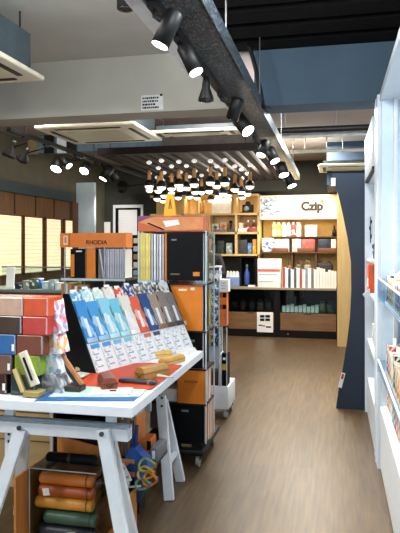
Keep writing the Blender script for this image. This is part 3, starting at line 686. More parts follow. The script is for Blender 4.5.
dr = part('cupboard_door', B(XG, XG + .02, 4.64, 5.74, 2.13, 2.5, mat('cupboard_door_white', (222, 230, 240), .25, var=.03)), t)
part('dark_edge', B(XG, XG + .03, 4.64, 5.74, 2.11, 2.13, black), t)
part('cupboard_body', B(XG + .03, .73, 4.66, 5.74, 2.10, 2.5, shw), t)
part('base_cabinet', B(XG + .02, .73, 4.66, 5.74, 0, .32, shw), t)
for z in (.68, 1.13, 1.42): part('shelf_board', B(XG + .02, .73, 4.66, 5.74, z - .022, z, shw), t)
part('bracket', MB().prism([(XG - .04, 0), (XG + .02, .05), (XG + .02, -.09)], 5.3, 5.33, lambda a, b, e: Vector((a, e, 1.12 + b)), shw), t)
part('lettering', MB().box(XG + .045, XG + .052, 5.735, 5.74, 1.56, 1.80, blackp).box(XG + .053, XG + .06, 5.735, 5.74, 1.60, 1.64, blackp).box(XG + .037, XG + .045, 5.735, 5.74, 1.68, 1.71, blackp).box(XG + .053, XG + .062, 5.735, 5.74, 1.74, 1.77, blackp), t)
t = thing('orange_box_file', 'upright bright orange box in white shelf bay beside navy board', 'box', (.33, 5.46, 1.13))
part('box', B(XG + .012, XG + .10, 5.35, 5.58, 1.13, 1.37, mat('bright_orange', (238, 92, 34), .4, var=.04), .006), t)
part('label_band', B(XG + .009, XG + .012, 5.38, 5.55, 1.18, 1.25, paper), t)
t = thing('plant_pot', 'small dark potted ornament above the orange box in white bay', 'ornament', (.33, 5.3, 1.42))
part('pot', MB().lathe([(.03, 0), (.04, .06), (.042, .07)], (XG + .08, 5.3, 1.42), mat('grey_pot', (110, 116, 118)), 14), t)
part('leaves', MB().ball((XG + .08, 5.3, 1.51), .035, mat('dark_leaf', (60, 74, 56))).ball((XG + .10, 5.28, 1.53), .025, mat('dark_leaf', (60, 74, 56))).ball((XG + .06, 5.32, 1.53), .024, mat('dark_leaf', (60, 74, 56))), t)
for k, (y, z, col, nm) in enumerate(((5.0, .68, (224, 190, 176), 'pale pink'), (5.2, .68, (200, 206, 214), 'pale grey'), (5.4, .68, (226, 214, 200), 'beige'))):
    solo('card_pack', B(XG + .05, XG + .13, y, y + .12, z, z + .17, cells('cardpack_%d' % k, [col, (240, 238, 236), col], 30), .004), '%s card pack on lower shelf of the bay beside navy board' % nm, 'pack', 'card packs in the far white bay')
t = thing('leaning_folder', 'thin white folder with dark edge leaning low in far white bay', 'folder', (.33, 4.9, .32))
part('cover', MB().obox((XG + .10, 5.0, .44), (.02, .22, .24), Matrix.Rotation(.2, 3, 'Y'), paper), t)
part('edge', MB().obox((XG + .10, 4.885, .44), (.024, .01, .24), Matrix.Rotation(.2, 3, 'Y'), blackp), t)

# ------------------------------------------------------------------ notebook stand in the centre
def pad(name, x0, x1, y0, y1, z0, z1, cov, label, cat='notebook', group=None, txt=None, tcol=None, spine=None, logo=True):
    """a pad standing with its cover towards the camera (-y) and its pages to the right"""
    t = thing(name, label, cat, ((x0 + x1) / 2, y0, z0), group)
    part('page_block', B(x0 + .002, x1 - .003, y0 + .004, y1 - .003, z0 + .002, z1 - .003, pages), t)
    part('cover', MB().box(x0, x1, y0, y0 + .004, z0, z1, cov).box(x0, x1, y1 - .003, y1, z0, z1, cov).box(x0, x0 + .003, y0, y1, z0, z1, cov), t)
    if txt: part('lettering', MB().text(txt, ((x0 + x1) / 2, y0 - .0005, z0 + (z1 - z0) * .62), (x1 - x0) * .13, (1, 0, 0), (0, 0, 1), tcol or black, .0005), t)
    if logo: part('logo', MB().box((x0 + x1) / 2 - .018, (x0 + x1) / 2 + .018, y0 - .001, y0, z0 + (z1 - z0) * .06, z0 + (z1 - z0) * .09, tcol or black), t)
    return t
YBF, YBB = 4.08, 4.36
bl_, br_ = xs(138, YBF), xs(206.5, YBF)
def zb(py, px=185): return zs(px, py, YBF)
t = thing('notebook_stand', 'tall clear and black wheeled notebook stand in the middle, picture header on top', 'display stand', ((bl_ + br_) / 2, 4.27, 0))
part('base', B(-1.36, -.885, 4.03, 4.64, .085, .125, black, .01), t)
for a, b in ((-1.30, 4.1), (-.93, 4.08), (-1.30, 4.56), (-.93, 4.58)):
    cs = part('caster', MB().cyl((a - .012, b, .038), (a + .012, b, .038), .038, mat('caster_grey', (150, 152, 152), .4)), t)
    part('fork', MB().box(a - .018, a + .018, b - .012, b + .012, .05, .085, black), cs)
part('plinth', B(-1.34, -.91, 4.10, 4.46, .125, .16, black), t)
shz = [zb(282), zb(329.5), zb(367), zb(402)]
zb4 = .16
for z in shz: part('shelf', B(bl_, br_, YBF - .01, YBB, z - .02, z - .008, black), t)
part('core_panel', B(bl_ + .01, br_ - .04, YBB - .02, YBB, .16, zb(231), mat('stand_core', (60, 62, 66))), t)
for x in (bl_, br_ - .004): part('clear_side', B(x, x + .004, YBF, YBB, shz[1], zb(231), acryl), t)
for x, y in ((bl_ + .004, YBF), (br_ - .004, YBF), (br_ - .004, YBB)): part('corner_rod', MB().cyl((x, y, .16), (x, y, zb(231)), .006, aedge, n=8), t)
part('front_lip', B(bl_, br_, YBF - .012, YBF - .008, shz[0] - .02, shz[0] + .012, acryl), t)
hd = part('header', B(bl_, br_ - .01, YBF, YBF + .14, zb(231), zb(215.5), cells('header_dusk', [(196, 92, 50), (206, 104, 60), (188, 84, 48), (200, 98, 56)], 7)), t)
part('picture', MB().prism([(xs(139, YBF), zb(222)), (xs(147, YBF), zb(217)), (xs(203, YBF), zb(217)), (xs(203, YBF), zb(229.5)), (xs(165, YBF), zb(230)), ], YBF - .003, YBF, lambda a, b, e: Vector((a, e, b)), mat('header_tan', (214, 140, 86))), hd)
part('sheet_drawing', MB().prism([(xs(163, YBF), zb(221)), (xs(178, YBF), zb(219.5)), (xs(180, YBF), zb(224.5)), (xs(166, YBF), zb(227))], YBF - .006, YBF - .003, lambda a, b, e: Vector((a, e, b)), paper), hd)
part('dark_line', MB().prism([(xs(147, YBF), zb(223)), (xs(163, YBF), zb(230)), (xs(165, YBF), zb(229.4)), (xs(149, YBF), zb(222.4))], YBF - .006, YBF - .003, lambda a, b, e: Vector((a, e, b)), blackp), hd)  # thin black line across the header print
part('purple_corner', MB().prism([(xs(138.2, YBF), zb(216)), (xs(153, YBF), zb(216)), (xs(138.2, YBF), zb(222))], YBF - .004, YBF - .002, lambda a, b, e: Vector((a, e, b)), mat('dusk_purple', (120, 70, 120))), hd)
# top tier
zt1 = shz[0] - .008
def P_(a): return xs(a, YBF + .02)
yel = bands('yellow_pages', (210, 190, 110), (240, 226, 150), 22, 'X', lo=.2, hi=.6)
yellows = [('thick yellow magazine at left end of the stand top tier', 139.2, 142.2), ('pale yellow magazine second from left in the stand top tier', 142.4, 145.4), ('yellow magazine third from left in the stand top tier', 145.6, 148.0), ('narrow yellow magazine beside the grey striped ones', 148.2, 150.4)]
for k, (lab, a, b) in enumerate(yellows):
    pad('magazine', P_(a), P_(b), YBF + .02, YBF + .24, zt1, zb(232.5 + k * .4), mat('yellow_cover_%d' % (k % 2), ((232, 214, 128), (222, 200, 108))[k % 2]), lab, 'magazine', 'magazines in the stand top tier', logo=False)
for k in range(5):
    a = 151.2 + k * 2.75
    pad('magazine', P_(a), P_(a + 1.7), YBF + .02, YBF + .24, zt1, zb(234), mat(('grey_lilac', 'white_cover')[k % 2], ((188, 190, 206), (236, 236, 240))[k % 2]), 'slim grey white magazine standing beside the black pad', 'magazine', 'slim grey white magazines', logo=False)
pad('orange_notebook', P_(165.2), P_(166.8), YBF + .015, YBF + .24, zt1, zb(233), orange, 'orange notebook edge left of the top black pad', 'notebook', logo=False)
tp = pad('black_notebook', P_(167.4), P_(203.4), YBF + .008, YBF + .06, zt1, zb(233), blackp, 'large black notebook facing front in the stand top tier', txt=None, logo=False)
part('badge', B(P_(193.5), P_(200), YBF + .006, YBF + .008, zb(276), zb(272), orange), tp)
part('logo', B(P_(172), P_(177), YBF + .006, YBF + .008, zb(240.5), zb(239), mat('grey_print_ink', (120, 122, 126))), tp)
part('foot_print', B(P_(171), P_(180), YBF + .006, YBF + .008, zb(275), zb(273.6), mat('gold_ink', (120, 104, 60))), tp)
for k in range(2):
    pad('black_notebook', P_(167.4), P_(203.4), YBF + .065 + k * .06, YBF + .12 + k * .06, zt1, zb(234 + k), blackp, ['second black notebook behind the large front one on top tier', 'rearmost black notebook behind the large front one on top tier'][k], logo=False)
# second tier
zt2 = shz[1] - .008
tp = pad('orange_notebook', P_(166), P_(202.5), YBF + .008, YBF + .05, zt2, zb(283.5), orange, 'large orange notebook facing front in the stand second tier', logo=False)
part('logo', B(P_(179), P_(187), YBF + .006, YBF + .008, zb(291), zb(289), cream), tp)
part('motif', B(P_(191), P_(195), YBF + .006, YBF + .008, zb(290), zb(287.5), cream), tp)
part('badge', B(P_(181), P_(187), YBF + .006, YBF + .008, zb(325), zb(321), cream), tp)
pad('black_notebook', P_(167), P_(204), YBF + .055, YBF + .10, zt2, zb(283), blackp, 'black notebook behind the large orange one in second tier', logo=False)
for k, (a, b) in enumerate(((150.5, 154.5), (155, 159.5), (160.2, 164.8))):
    pad('white_notebook', P_(a), P_(b), YBF + .02, YBF + .24, zt2, zb(284), mat('lilac_white', (224, 226, 238)), ['white notebook at left end of the stand second tier', 'middle white notebook in the stand second tier', 'white notebook touching the large orange one in second tier'][k], logo=False)
# third tier
zt3 = shz[2] - .008
tp = pad('black_notebook', P_(176), P_(203), YBF + .01, YBF + .06, zt3, zb(331), blackp, 'black notebook in the third tier, above the small orange pad', logo=False)
part('logo', B(P_(184), P_(195), YBF + .008, YBF + .01, zb(342), zb(339.5), mat('grey_print_ink', (120, 122, 126))), tp)
pad('black_notebook', P_(140), P_(175), YBF + .01, YBF + .05, zt3, zb(331), blackp, 'black notebook in the third tier, half hidden by the table', logo=False)
# fourth tier
zt4 = shz[3] - .008
tp = pad('orange_pad', P_(178), P_(206), YBF - .002, YBF + .10, zt4, zb(368), orange, 'small orange pad facing front below the black notebooks', 'notebook', txt='RHODIA', tcol=mat('orange_ink', (70, 36, 16)), logo=False)
pad('orange_pad', P_(178.5), P_(206), YBF + .105, YBF + .2, zt4, zb(368.5), orange, 'second orange pad directly behind the small front one', 'notebook', logo=False)
solo('white_note_block', B(P_(160), P_(177), YBF + .02, YBF + .2, zt4, zb(390), paper, .003), 'low white note block left of the small orange pad', 'notebook')
# bottom
tp = pad('black_notebook', xs(165, YBF), xs(204.5, YBF), YBF + .005, YBF + .07, .16, zb(401.5) - .02, blackp, 'large black notebook at the bottom of the centre stand', logo=False)
part('logo', B(P_(182), P_(189), YBF + .003, YBF + .005, zb(412), zb(410), mat('grey_print_ink', (120, 122, 126))), tp)
part('foot_print', B(P_(182), P_(192), YBF + .003, YBF + .005, zb(447), zb(444), mat('gold_ink', (120, 104, 60))), tp)
for k in range(3):
    pad('orange_notebook', xs(166, YBF), xs(206, YBF) - .002, YBF + .075 + k * .06, YBF + .13 + k * .06, .16, zb(403) - .02, orange, ['orange notebook right behind the bottom black one', 'middle orange notebook in the bottom of the centre stand', 'rearmost orange notebook in the bottom of the centre stand'][k], logo=False)
# yellow a-shaped sign on top
ys_ = YBF + .10
zq = zb(215.5) + .0005
t = thing('yellow_sign', 'yellow tapered sign with dark letter mark standing on the picture header', 'sign', (xs(170, ys_), ys_, zq))
part('plate', MB().prism([(xs(163.5, ys_), zq), (xs(176, ys_), zq), (xs(173.2, ys_), zs(170, 194, ys_)), (xs(167, ys_), zs(170, 194, ys_))], ys_ - .01, ys_ + .02, lambda a, b, e: Vector((a, e, b)), mat('sign_yellow', (248, 184, 22), .45, var=.04)), t)
part('mark', MB().prism([(xs(168.8, ys_), zs(170, 209, ys_)), (xs(169.8, ys_), zs(170, 209, ys_)), (xs(170.6, ys_), zs(170, 203, ys_)), (xs(171.3, ys_), zs(170, 209, ys_)), (xs(172.3, ys_), zs(170, 209, ys_)), (xs(171, ys_), zs(170, 199, ys_)), (xs(170.2, ys_), zs(170, 199, ys_))], ys_ - .012, ys_ - .01, lambda a, b, e: Vector((a, e, b)), mat('mark_brown', (120, 78, 16))), t)

# ------------------------------------------------------------------ left notebook stand with orange header
YA = 4.75
al, ar = xs(61, YA), xs(125, YA)
def za(py, px=95): return zs(px, py, YA)
t = thing('orange_header_stand', 'clear stand with long orange header, left of the centre stand', 'display stand', ((al + ar) / 2, YA + .2, 0))
part('base', B(al, ar, YA - .02, YA + .45, 0, .06, black, .01), t)
h = part('header', B(al - .01, ar + .01, YA, YA + .16, za(247.5), za(233), orangeh), t)
part('lettering', MB().text('RHODIA', (xs(96.5, YA), YA - .001, za(242.5)), .05, (1, 0, 0), (0, 0, 1), mat('header_ink', (30, 14, 8)), .0015, bold=.001), h)
hs = part('side_badge', B(xs(63.5, YA), xs(67.8, YA), YA - .003, YA, za(245), za(235.5), cream), h)
part('badge_mark', B(xs(64.7, YA), xs(66.6, YA), YA - .005, YA - .003, za(243), za(237), orangeh), h)
part('badge_divider', B(xs(69.5, YA), xs(70, YA), YA - .003, YA, za(247.5), za(233), mat('header_edge', (150, 76, 20))), h)
for x in (al + .03, xs(104, YA), ar - .01): part('post', MB().cyl((x, YA + .01, .06), (x, YA + .01, za(247.5)), .007, chrome, n=10), t)
for x in (al + .03, ar - .01): part('post', MB().cyl((x, YA + .42, .06), (x, YA + .42, za(278)), .007, chrome, n=10), t)
zs1 = za(278.5)
part('shelf', B(al, ar, YA, YA + .44, zs1 - .02, zs1, acryl), t)
part('shelf_edge', B(al, ar, YA - .006, YA, zs1 - .02, zs1, aedge), t)
part('back_panel', B(al, ar, YA + .42, YA + .44, .06, zs1 - .02, mat('stand_back_green', (56, 66, 60))), t)
for z in (.45, .85): part('shelf', B(al, ar, YA, YA + .42, z - .02, z, black), t)
def Q(a): return xs(a, YA + .03)
tp = pad('black_notebook', Q(70.5), Q(85), YA + .03, YA + .07, zs1, za(249), blackp, 'black notebook with orange strip at left of the orange header stand', logo=False)
part('orange_strip', B(Q(70.8), Q(74.4), YA + .028, YA + .03, zs1 + .01, za(254.5), orange), tp)
part('logo', B(Q(76), Q(82), YA + .028, YA + .03, za(252), za(250.6), paper), tp)
pad('orange_notebook', Q(86.2), Q(95.5), YA + .03, YA + .10, zs1, za(248.5), orange, 'orange notebook standing below the orange header', logo=False)
pad('black_notebook', Q(96), Q(98.2), YA + .03, YA + .24, zs1, za(249), blackp, 'thin black notebook right of the orange one below header', logo=False)
mcov = mat('white_lilac_cover', (206, 210, 230))
for k in range(8):
    a = 105 + k * 2.45
    x0, x1 = Q(a), Q(a + 1.7)
    tt = thing('magazine', 'slim white magazine in the row below the orange header', 'magazine', (x0, YA + .03, zs1), 'slim white magazines below the orange header')
    part('page_block', B(x0 + .002, x1 - .001, YA + .034, YA + .24, zs1 + .002, za(249.6), pages), tt)
    part('cover', MB().box(x0, x0 + .002, YA + .03, YA + .245, zs1, za(249), mcov).box(x0, x1, YA + .03, YA + .034, zs1, za(249), mcov), tt)
x0 = Q(98.8)
tt = thing('magazine', 'slim white magazine leaning left against the black notebook below header', 'magazine', (x0, YA + .03, zs1))
part('cover', MB().prism([(Q(103), zs1), (Q(104.4), zs1), (Q(100.2), za(249)), (Q(98.8), za(249))], YA + .03, YA + .24, lambda a, b, e: Vector((a, e, b)), mcov), tt)
for k, (a, b, z, h, col, nm) in enumerate(((61.5, 72, .85, .36, (176, 132, 84), 'tan cardboard'), (73, 80, .85, .34, (150, 106, 62), 'brown cardboard'), (82, 100, .85, .30, (190, 150, 100), 'light cardboard'))):
    xa, xb = Q(a), Q(b)
    tt = thing('cardboard_box', '%s box on lower shelf of the orange header stand' % nm, 'box', ((xa + xb) / 2, YA + .1, z))
    part('carton', B(xa, xb, YA + .02, YA + .24, z, z + h, mat('card_%d' % k, col), .004), tt)
    part('tape', B((xa + xb) / 2 - .012, (xa + xb) / 2 + .012, YA + .018, YA + .02, z, z + h, cream), tt)

# ------------------------------------------------------------------ black card rack behind the two stands
yr = 7.4
t = thing('black_card_rack', 'black rack with small cream cards between the two notebook stands', 'rack', (xs(133, yr), yr, 0))
xa, xb = xs(126, yr), xs(145, yr)
part('frame', MB().box(xa, xb, yr, yr + .3, 0, zs(133, 235, yr), blackp), t)
for k in range(6):
    for i in range(3):
        zz = zs(133, 284 - k * 8, yr); x = xa + .02 + i * (xb - xa) / 3
        part('card', B(x, x + (xb - xa) / 3 - .035, yr - .012, yr - .001, zz + .01, zz + .075, mat(('cream_card', 'tan_card', 'white_card')[(i + k) % 3], ((216, 206, 180), (150, 120, 84), (190, 192, 196))[(i + k) % 3])), t)

# ------------------------------------------------------------------ white trolley tower right of the centre stand
yt = 5.22
def W(a): return xs(203 + (a - 203) * .84, yt)
def zw(py, px=218): return zs(px, py, yt)
xw0, xw1 = W(203), W(233.5)
t = thing('white_trolley_tower', 'white wheeled display tower with clear shelves right of the centre stand', 'display stand', ((xw0 + xw1) / 2, yt + .2, 0))
zbt = .085
part('base', B(xw0, xw1, yt, yt + .36, zbt, zw(386), white, .008), t)
for a, b in ((W(229), yt + .05), (W(207), yt + .05), (W(229), yt + .31), (W(207), yt + .31)):
    cs = part('caster', MB().cyl((a - .014, b, .04), (a + .014, b, .04), .04, mat('caster_grey', (150, 152, 152), .4)), t)
    part('fork', MB().box(a - .02, a + .02, b - .012, b + .012, .05, zbt, black), cs)
zk = [zw(386), zw(346), zw(282)]
part('core', B(W(205), W(221), yt + .20, yt + .22, zk[0], zw(281), mat('tower_core', (200, 206, 214))), t)
for z in zk[1:]: part('shelf', B(xw0, W(222), yt, yt + .32, z - .012, z, acryl), t)
for x in (W(222), ): part('corner_rod', MB().cyl((x, yt + .005, zk[0]), (x, yt + .005, zk[2]), .005, aedge, n=8), t)
part('side_shelf', B(W(222.3), W(231.5), yt, yt + .2, zw(326) - .012, zw(326), acryl), t)
for x in (W(223), W(231)): part('side_rod', MB().cyl((x, yt + .01, zk[0]), (x, yt + .01, zw(326) - .012), .005, aedge, n=8), t)
for k, (a, b, ptop, lab, cols) in enumerate(((208, 214.6, 268, 'left black and white printed box on top of the white trolley tower', [(236, 238, 240), (30, 34, 44), (214, 220, 226), (120, 132, 150)]), (215.2, 222, 267.5, 'right black and white printed box on top of the white trolley tower', [(240, 240, 242), (50, 56, 70), (226, 228, 232), (150, 160, 176)]))):
    tt = thing('printed_box', lab, 'box', (W(a), yt + .05, zk[2])); part('carton', B(W(a), W(b), yt + .02, yt + .14, zk[2], zw(ptop), cells('bwprint_%d' % k, cols, 34), .004), tt); part('lid', B(W(a) - .002, W(b) + .002, yt + .018, yt + .142, zw(ptop), zw(ptop) + .012, white), tt)
tt = solo('gift_wrap_roll', MB().lathe([(.0, 0), (.046, .001), (.046, zw(283) - zk[1] - .03), (.04, zw(283) - zk[1] - .02)], (W(217), yt + .05, zk[1]), cells('blue_pattern', [(232, 236, 240), (44, 88, 134), (226, 232, 238), (70, 116, 156), (30, 62, 104)], 62), 20), 'tall blue and white patterned roll on the white trolley tower', 'roll')
tt = solo('gift_wrap_roll', MB().lathe([(.0, 0), (.024, .001), (.024, zw(290) - zk[1] - .01)], (W(209.3), yt + .04, zk[1]), bands('yellow_pattern', (196, 162, 60), (226, 204, 120), 18, 'Z', dist=3), 16), 'slim yellow patterned roll left of the blue patterned one', 'roll')
zz = zw(326)
ob = thing('orange_striped_pack', 'pack with orange and black squares below white printed card on tower side', 'pack', (W(227), yt + .05, zz))
part('lower_pack', B(W(222.6), W(231), yt + .005, yt + .10, zz, zw(292), mat('orange_pack', (236, 128, 40)), .004), ob)
for a, b, c_, d_ in ((226.5, 230.6, 292.6, 297.5), (226.5, 230.6, 304.5, 309)): part('black_square', B(W(a), W(b), yt + .002, yt + .005, zw(d_), zw(c_), blackp), ob)
for a, b, c_, d_ in ((222.8, 226.5, 292.6, 297.5), (222.8, 226.5, 304.5, 309)): part('brown_square', B(W(a), W(b), yt + .002, yt + .005, zw(d_), zw(c_), mat('rust_square', (176, 74, 28))), ob)
part('purple_strip', B(W(229), W(231), yt + .002, yt + .005, zw(325), zw(310), mat('mauve_strip', (170, 130, 160))), ob)
tt = thing('white_printed_carton', 'white printed carton on top of the orange and black pack', 'carton', (W(227), yt + .05, zw(292)))
part('carton', B(W(222.4), W(233), yt + .005, yt + .11, zw(292), zw(279.5), paper, .003), tt)
for r in range(3): part('printed_line', B(W(224.5), W(230), yt + .003, yt + .005, zw(288.6 - r * 2.6), zw(287.9 - r * 2.6), mat('pale_blue_print', (150, 170, 200))), tt)
tt = solo('brown_box', B(W(206.5), W(220.5), yt + .01, yt + .16, zk[0], zw(372) - .0, mat('leather_brown', (96, 50, 28)), .005), 'small brown box low on the white trolley tower', 'box')
tt = thing('white_magazine_file', 'white file of magazines standing on the white trolley base', 'file', (W(223), yt + .05, zk[0]))
part('file', B(W(221), W(224.6), yt + .01, yt + .2, zk[0], zw(355), mat('file_white', (226, 232, 240)), .003), tt)
part('grey_spine', B(W(222), W(223.4), yt + .008, yt + .01, zk[0] + .01, zw(356), mat('file_grey', (132, 142, 158))), tt)
tt = thing('black_gift_box', 'black box with yellow label on the white trolley base', 'box', (W(228), yt + .05, zk[0]))
part('carton', B(W(225), W(231.8), yt + .012, yt + .14, zk[0], zw(353), blackp, .004), tt)
part('yellow_label', B(W(225.4), W(231.6), yt + .008, yt + .012, zw(370), zw(364), mat('label_yellow', (226, 188, 50))), tt)
part('white_label', B(W(226.4), W(229.6), yt + .008, yt + .012, zw(360), zw(357.5), paper), tt)

# ------------------------------------------------------------------ glass counter and goods on the left
yl = 6.0
gx0, gx1 = -3.9, -2.05
t = thing('glass_counter', 'long glass topped counter on the left behind the stacked cases', 'counter', ((gx0 + gx1) / 2, yl + .3, 0))
gz = 1.02
part('body', B(gx0, gx1, yl, yl + .55, 0, gz, mat('counter_brown', (88, 62, 42), .5)), t)
part('worktop', B(gx0 - .01, gx1 + .01, yl - .01, yl + .56, gz, gz + .03, mat('counter_teal_grey', (116, 132, 128), .3)), t)
part('glass_screen', B(gx0, gx1, yl + .5, yl + .508, gz + .03, 1.27, glass), t)
part('screen_rail', B(gx0, gx1, yl + .495, yl + .513, 1.27, 1.285, metal), t)
gt = gz + .03
tt = thing('blue_cup', 'blue cup on the left glass counter', 'cup', (xs(40, yl + .2), yl + .2, gt))
part('cup_body', MB().lathe([(.035, 0), (.045, .11), (.04, .11), (.032, .02)], (xs(40, yl + .2), yl + .2, gt), mat('cup_blue', (44, 96, 170)), 16), tt)
part('rim', MB().lathe([(.045, .105), (.047, .112), (.043, .114)], (xs(40, yl + .2), yl + .2, gt), white, 16), tt)
tt = thing('counter_sign', 'white card sign standing on the left glass counter', 'sign', (xs(11, yl + .2), yl + .2, gt))
part('card', MB().obox((xs(10.5, yl + .2), yl + .2, gt + .12), (.10, .01, .24), Matrix.Rotation(-.1, 3, 'X'), paper), tt)
part('stand', B(xs(7, yl + .2), xs(15, yl + .2), yl + .17, yl + .26, gt, gt + .015, white), tt)
for k, (a, b, h, col, nm) in enumerate(((17, 24, .05, (30, 44, 60), 'dark blue'), (25, 31, .08, (150, 160, 140), 'sage'), (32, 36, .10, (70, 90, 70), 'green'), (44, 50, .07, (190, 214, 220), 'pale blue'), (51, 56, .09, (160, 186, 190), 'teal grey'), (57, 61, .06, (220, 226, 226), 'white'))):
    tt = thing('counter_carton', '%s small carton on the left glass counter' % nm, 'carton', (xs((a + b) / 2, yl + .1), yl + .1, gt))
    part('carton', B(xs(a, yl + .1), xs(b, yl + .1), yl + .05, yl + .17, gt, gt + h, cells('cc_%d' % k, [col, col, (226, 230, 228)], 24), .005), tt)
    part('lid', B(xs(a, yl + .1) - .003, xs(b, yl + .1) + .003, yl + .047, yl + .173, gt + h, gt + h + .015, mat('cc_lid_%d' % k, col)), tt)

# ------------------------------------------------------------------ trestle table
TX0, TX1, TY0, TY1, TZ = -1.72, -.858, 2.475, 3.90, .84
tabw = mat('table_white', (238, 245, 252), .35, var=.03)
TXC = -1.28
t = thing('trestle_table', 'white trestle table with drilled adjustable legs in left foreground', 'table', (TXC, 3.2, 0))
part('table_top', B(TX0, TX1, TY0, TY1, TZ - .046, TZ, tabw, .003), t)
def leg(p, q, w=.062, d=.028, nme='leg'):
    p, q = Vector(p), Vector(q); dd = (p - q); L = dd.length
    z = dd.normalized(); y = Vector((0, 1, 0)); y = (y - z * y.dot(z)).normalized(); x = y.cross(z)
    R = Matrix((x, y, z)).transposed()
    return MB().obox((p + q) / 2, (w, d, L), R, tabw, .004)
def to_floor(a, b):
    a, b = Vector(a), Vector(b); k = a.z / (a.z - b.z); return a + (b - a) * k
def trestle(y, TXC):
    """s=+1: the side with the bolts faces -y"""
    bz0, bz1 = .655, .71
    bm_ = part('trestle_beam', MB().box(TXC - .372, TXC + .368, y - .03, y + .03, bz0, bz1, tabw, .003).box(TXC - .372, TXC + .368, y + .0, y + .03, bz1, bz1 + .012, mat('beam_grey_edge', (150, 168, 180), .4)), t)
    for sx in (-1, 1):
        x = TXC + sx * .26
        sl = part('height_slider', B(x - .024, x + .024, y + .031, y + .055, .48, TZ - .046, tabw, .003), t)
        for z in (.765, .63, .595, .56, .525): part('pin_hole', MB().cyl((x, y + .0305, z), (x, y + .028, z), .007, mat('pin_dark', (40, 44, 50)), n=10), sl)
    return bm_
trestle(2.60, TXC)
TXR = TXC - .15
trestle(3.63, TXR)
a, b = PY(103, 429, 2.555), PY(121.5, 533, 2.53)
f1 = to_floor(a, b); f1.z = 0
for nme, top, foot in (('r', a, f1),):
    pass
lg = []
lg.append(part('leg', leg(a, f1), t))
al_, bl2 = PY(21, 429, 2.555), PY(-4, 505, 2.53); f2 = to_floor(al_, bl2)
lg.append(part('leg', leg(al_, f2), t))
a3 = PY(108, 432, 2.67); b3 = PY(131.5, 533, 2.85); lg.append(part('leg', leg(a3, to_floor(a3, b3)), t))
a4 = PY(24, 432, 2.67); b4 = PY(20, 500, 3.02); lg.append(part('leg', leg(a4, to_floor(a4, b4)), t))
for L_, p in ((lg[0], a), (lg[1], al_)):
    z = zs(102, 434, 2.54)
    part('bolt', MB().cyl((p.x + .0, p.y - .014, z), (p.x, p.y - .022, z), .011, mat('bolt_steel', (90, 96, 104), .3, .8), n=14), L_)
a5 = PY(161, 396, 3.585); lg.append(part('leg', leg(a5, Vector((-.978, 3.50, 0))), t))
a6 = PY(163, 400, 3.685); lg.append(part('leg', leg(a6, Vector((-.985, 3.80, 0))), t))
for p, q in ((a5, (-.978, 3.50, 0)), (a6, (-.985, 3.80, 0))):
    lg.append(part('leg', leg((2 * TXR - p.x, p.y, p.z), (2 * TXR - q[0], q[1], 0)), t))
part('cross_rail', B(-1.02, -.99, 3.535, 3.775, .19, .215, tabw), t)
for zf_ in (.60, .55): part('bolt', MB().cyl((a5.x + .012, 3.567, zf_), (a5.x + .012, 3.56, zf_), .008, mat('bolt_steel', (90, 96, 104), .3, .8), n=12), lg[4])

# ------------------------------------------------------------------ mats and papers on the table
def sheet(pts, z0, th, m):
    P = [PZ(a, b, z0) for a, b in pts]
    return MB().prism([(p.x, p.y) for p in P], z0, z0 + th, lambda a, b, e: Vector((a, b, e)), m)
T0 = TZ + .0002
solo('blue_cutting_mat', sheet([(34, 401.5), (134, 401.5), (147, 389), (100, 364), (84, 372)], T0, .003, mat('mat_blue', (36, 92, 150), .4, var=.05)), 'blue cutting mat lying at the front edge of the white table', 'mat')
T1 = T0 + .0032
solo('mint_sheet', sheet([(48, 397), (140, 397), (148, 388), (92, 374), (76, 380)], T1, .002, mat('mint_sheet', (176, 206, 198), .5)), 'pale mint sheet lying on the blue mat', 'sheet')
T2 = T1 + .0022
solo('white_booklet', sheet([(88, 395.5), (130, 395.5), (133, 388.5), (95, 388.5)], T2, .006, mat('booklet_pink_white', (214, 202, 200), .5)), 'white booklet on the mint sheet at the table front', 'booklet')
solo('booklet_mark', sheet([(109.5, 391.4), (116, 391.4), (116.5, 390), (110, 390)], T2 + .0062, .0006, blackp), 'small black printed mark on the white booklet', 'mark')
solo('red_orange_mat', sheet([(77, 385.5), (151, 389.5), (182, 365.5), (150, 363), (100, 365)], T2, .003, mat('mat_red_orange', (206, 72, 34), .5, var=.05)), 'red orange felt mat across middle of the white table', 'mat')
T3 = T2 + .0034
solo('white_striped_sheet', sheet([(62, 384), (76, 385.6), (99, 368.5), (88, 366)], T1, .002, mat('sheet_pale', (226, 228, 220), .5)), 'pale sheet strip between dark leaning case and red mat', 'sheet')

def case(px, py, L, w, h, ang, col, label, name='pencil_case', z=T3, roof=True, flap=True):
    p = PZ(px, py, z); R = Matrix.Rotation(ang, 3, 'Z')
    t = thing(name, label, 'pencil case', (p.x, p.y, z))
    m = mat('case_' + label.split()[0] + label.split()[1], col, .35, scale=40)
    f = lambda a, b, e: p + R @ Vector((a, e, b))
    prof = [(-w * .46, 0), (w * .46, 0), (w / 2, h * .2), (w / 2, h * .62), (w * .34, h * .93), (w * .15, h), (-w * .15, h), (-w * .34, h * .93), (-w / 2, h * .62), (-w / 2, h * .2)]
    part('body', MB().prism(prof, -L / 2, L / 2, f, m), t)
    if flap:
        d = mat('case_dark_' + label.split()[0] + label.split()[1], tuple(int(v * .62) for v in col), .4)
        part('seam', MB().prism([(-w * .52, h * .46), (w * .52, h * .46), (w * .52, h * .52), (-w * .52, h * .52)], -L / 2 - .001, L / 2 + .001, f, d), t)
        part('end_flap', MB().prism([(-w * .42, h * .62), (w * .0, h * .1), (w * .42, h * .62), (w * .0, h * .3)], -L / 2 - .003, -L / 2, f, d), t)
    return t
case(107.5, 386, .16, .08, .056, .5, (120, 62, 40), 'reddish brown leather pencil case on the red orange mat')
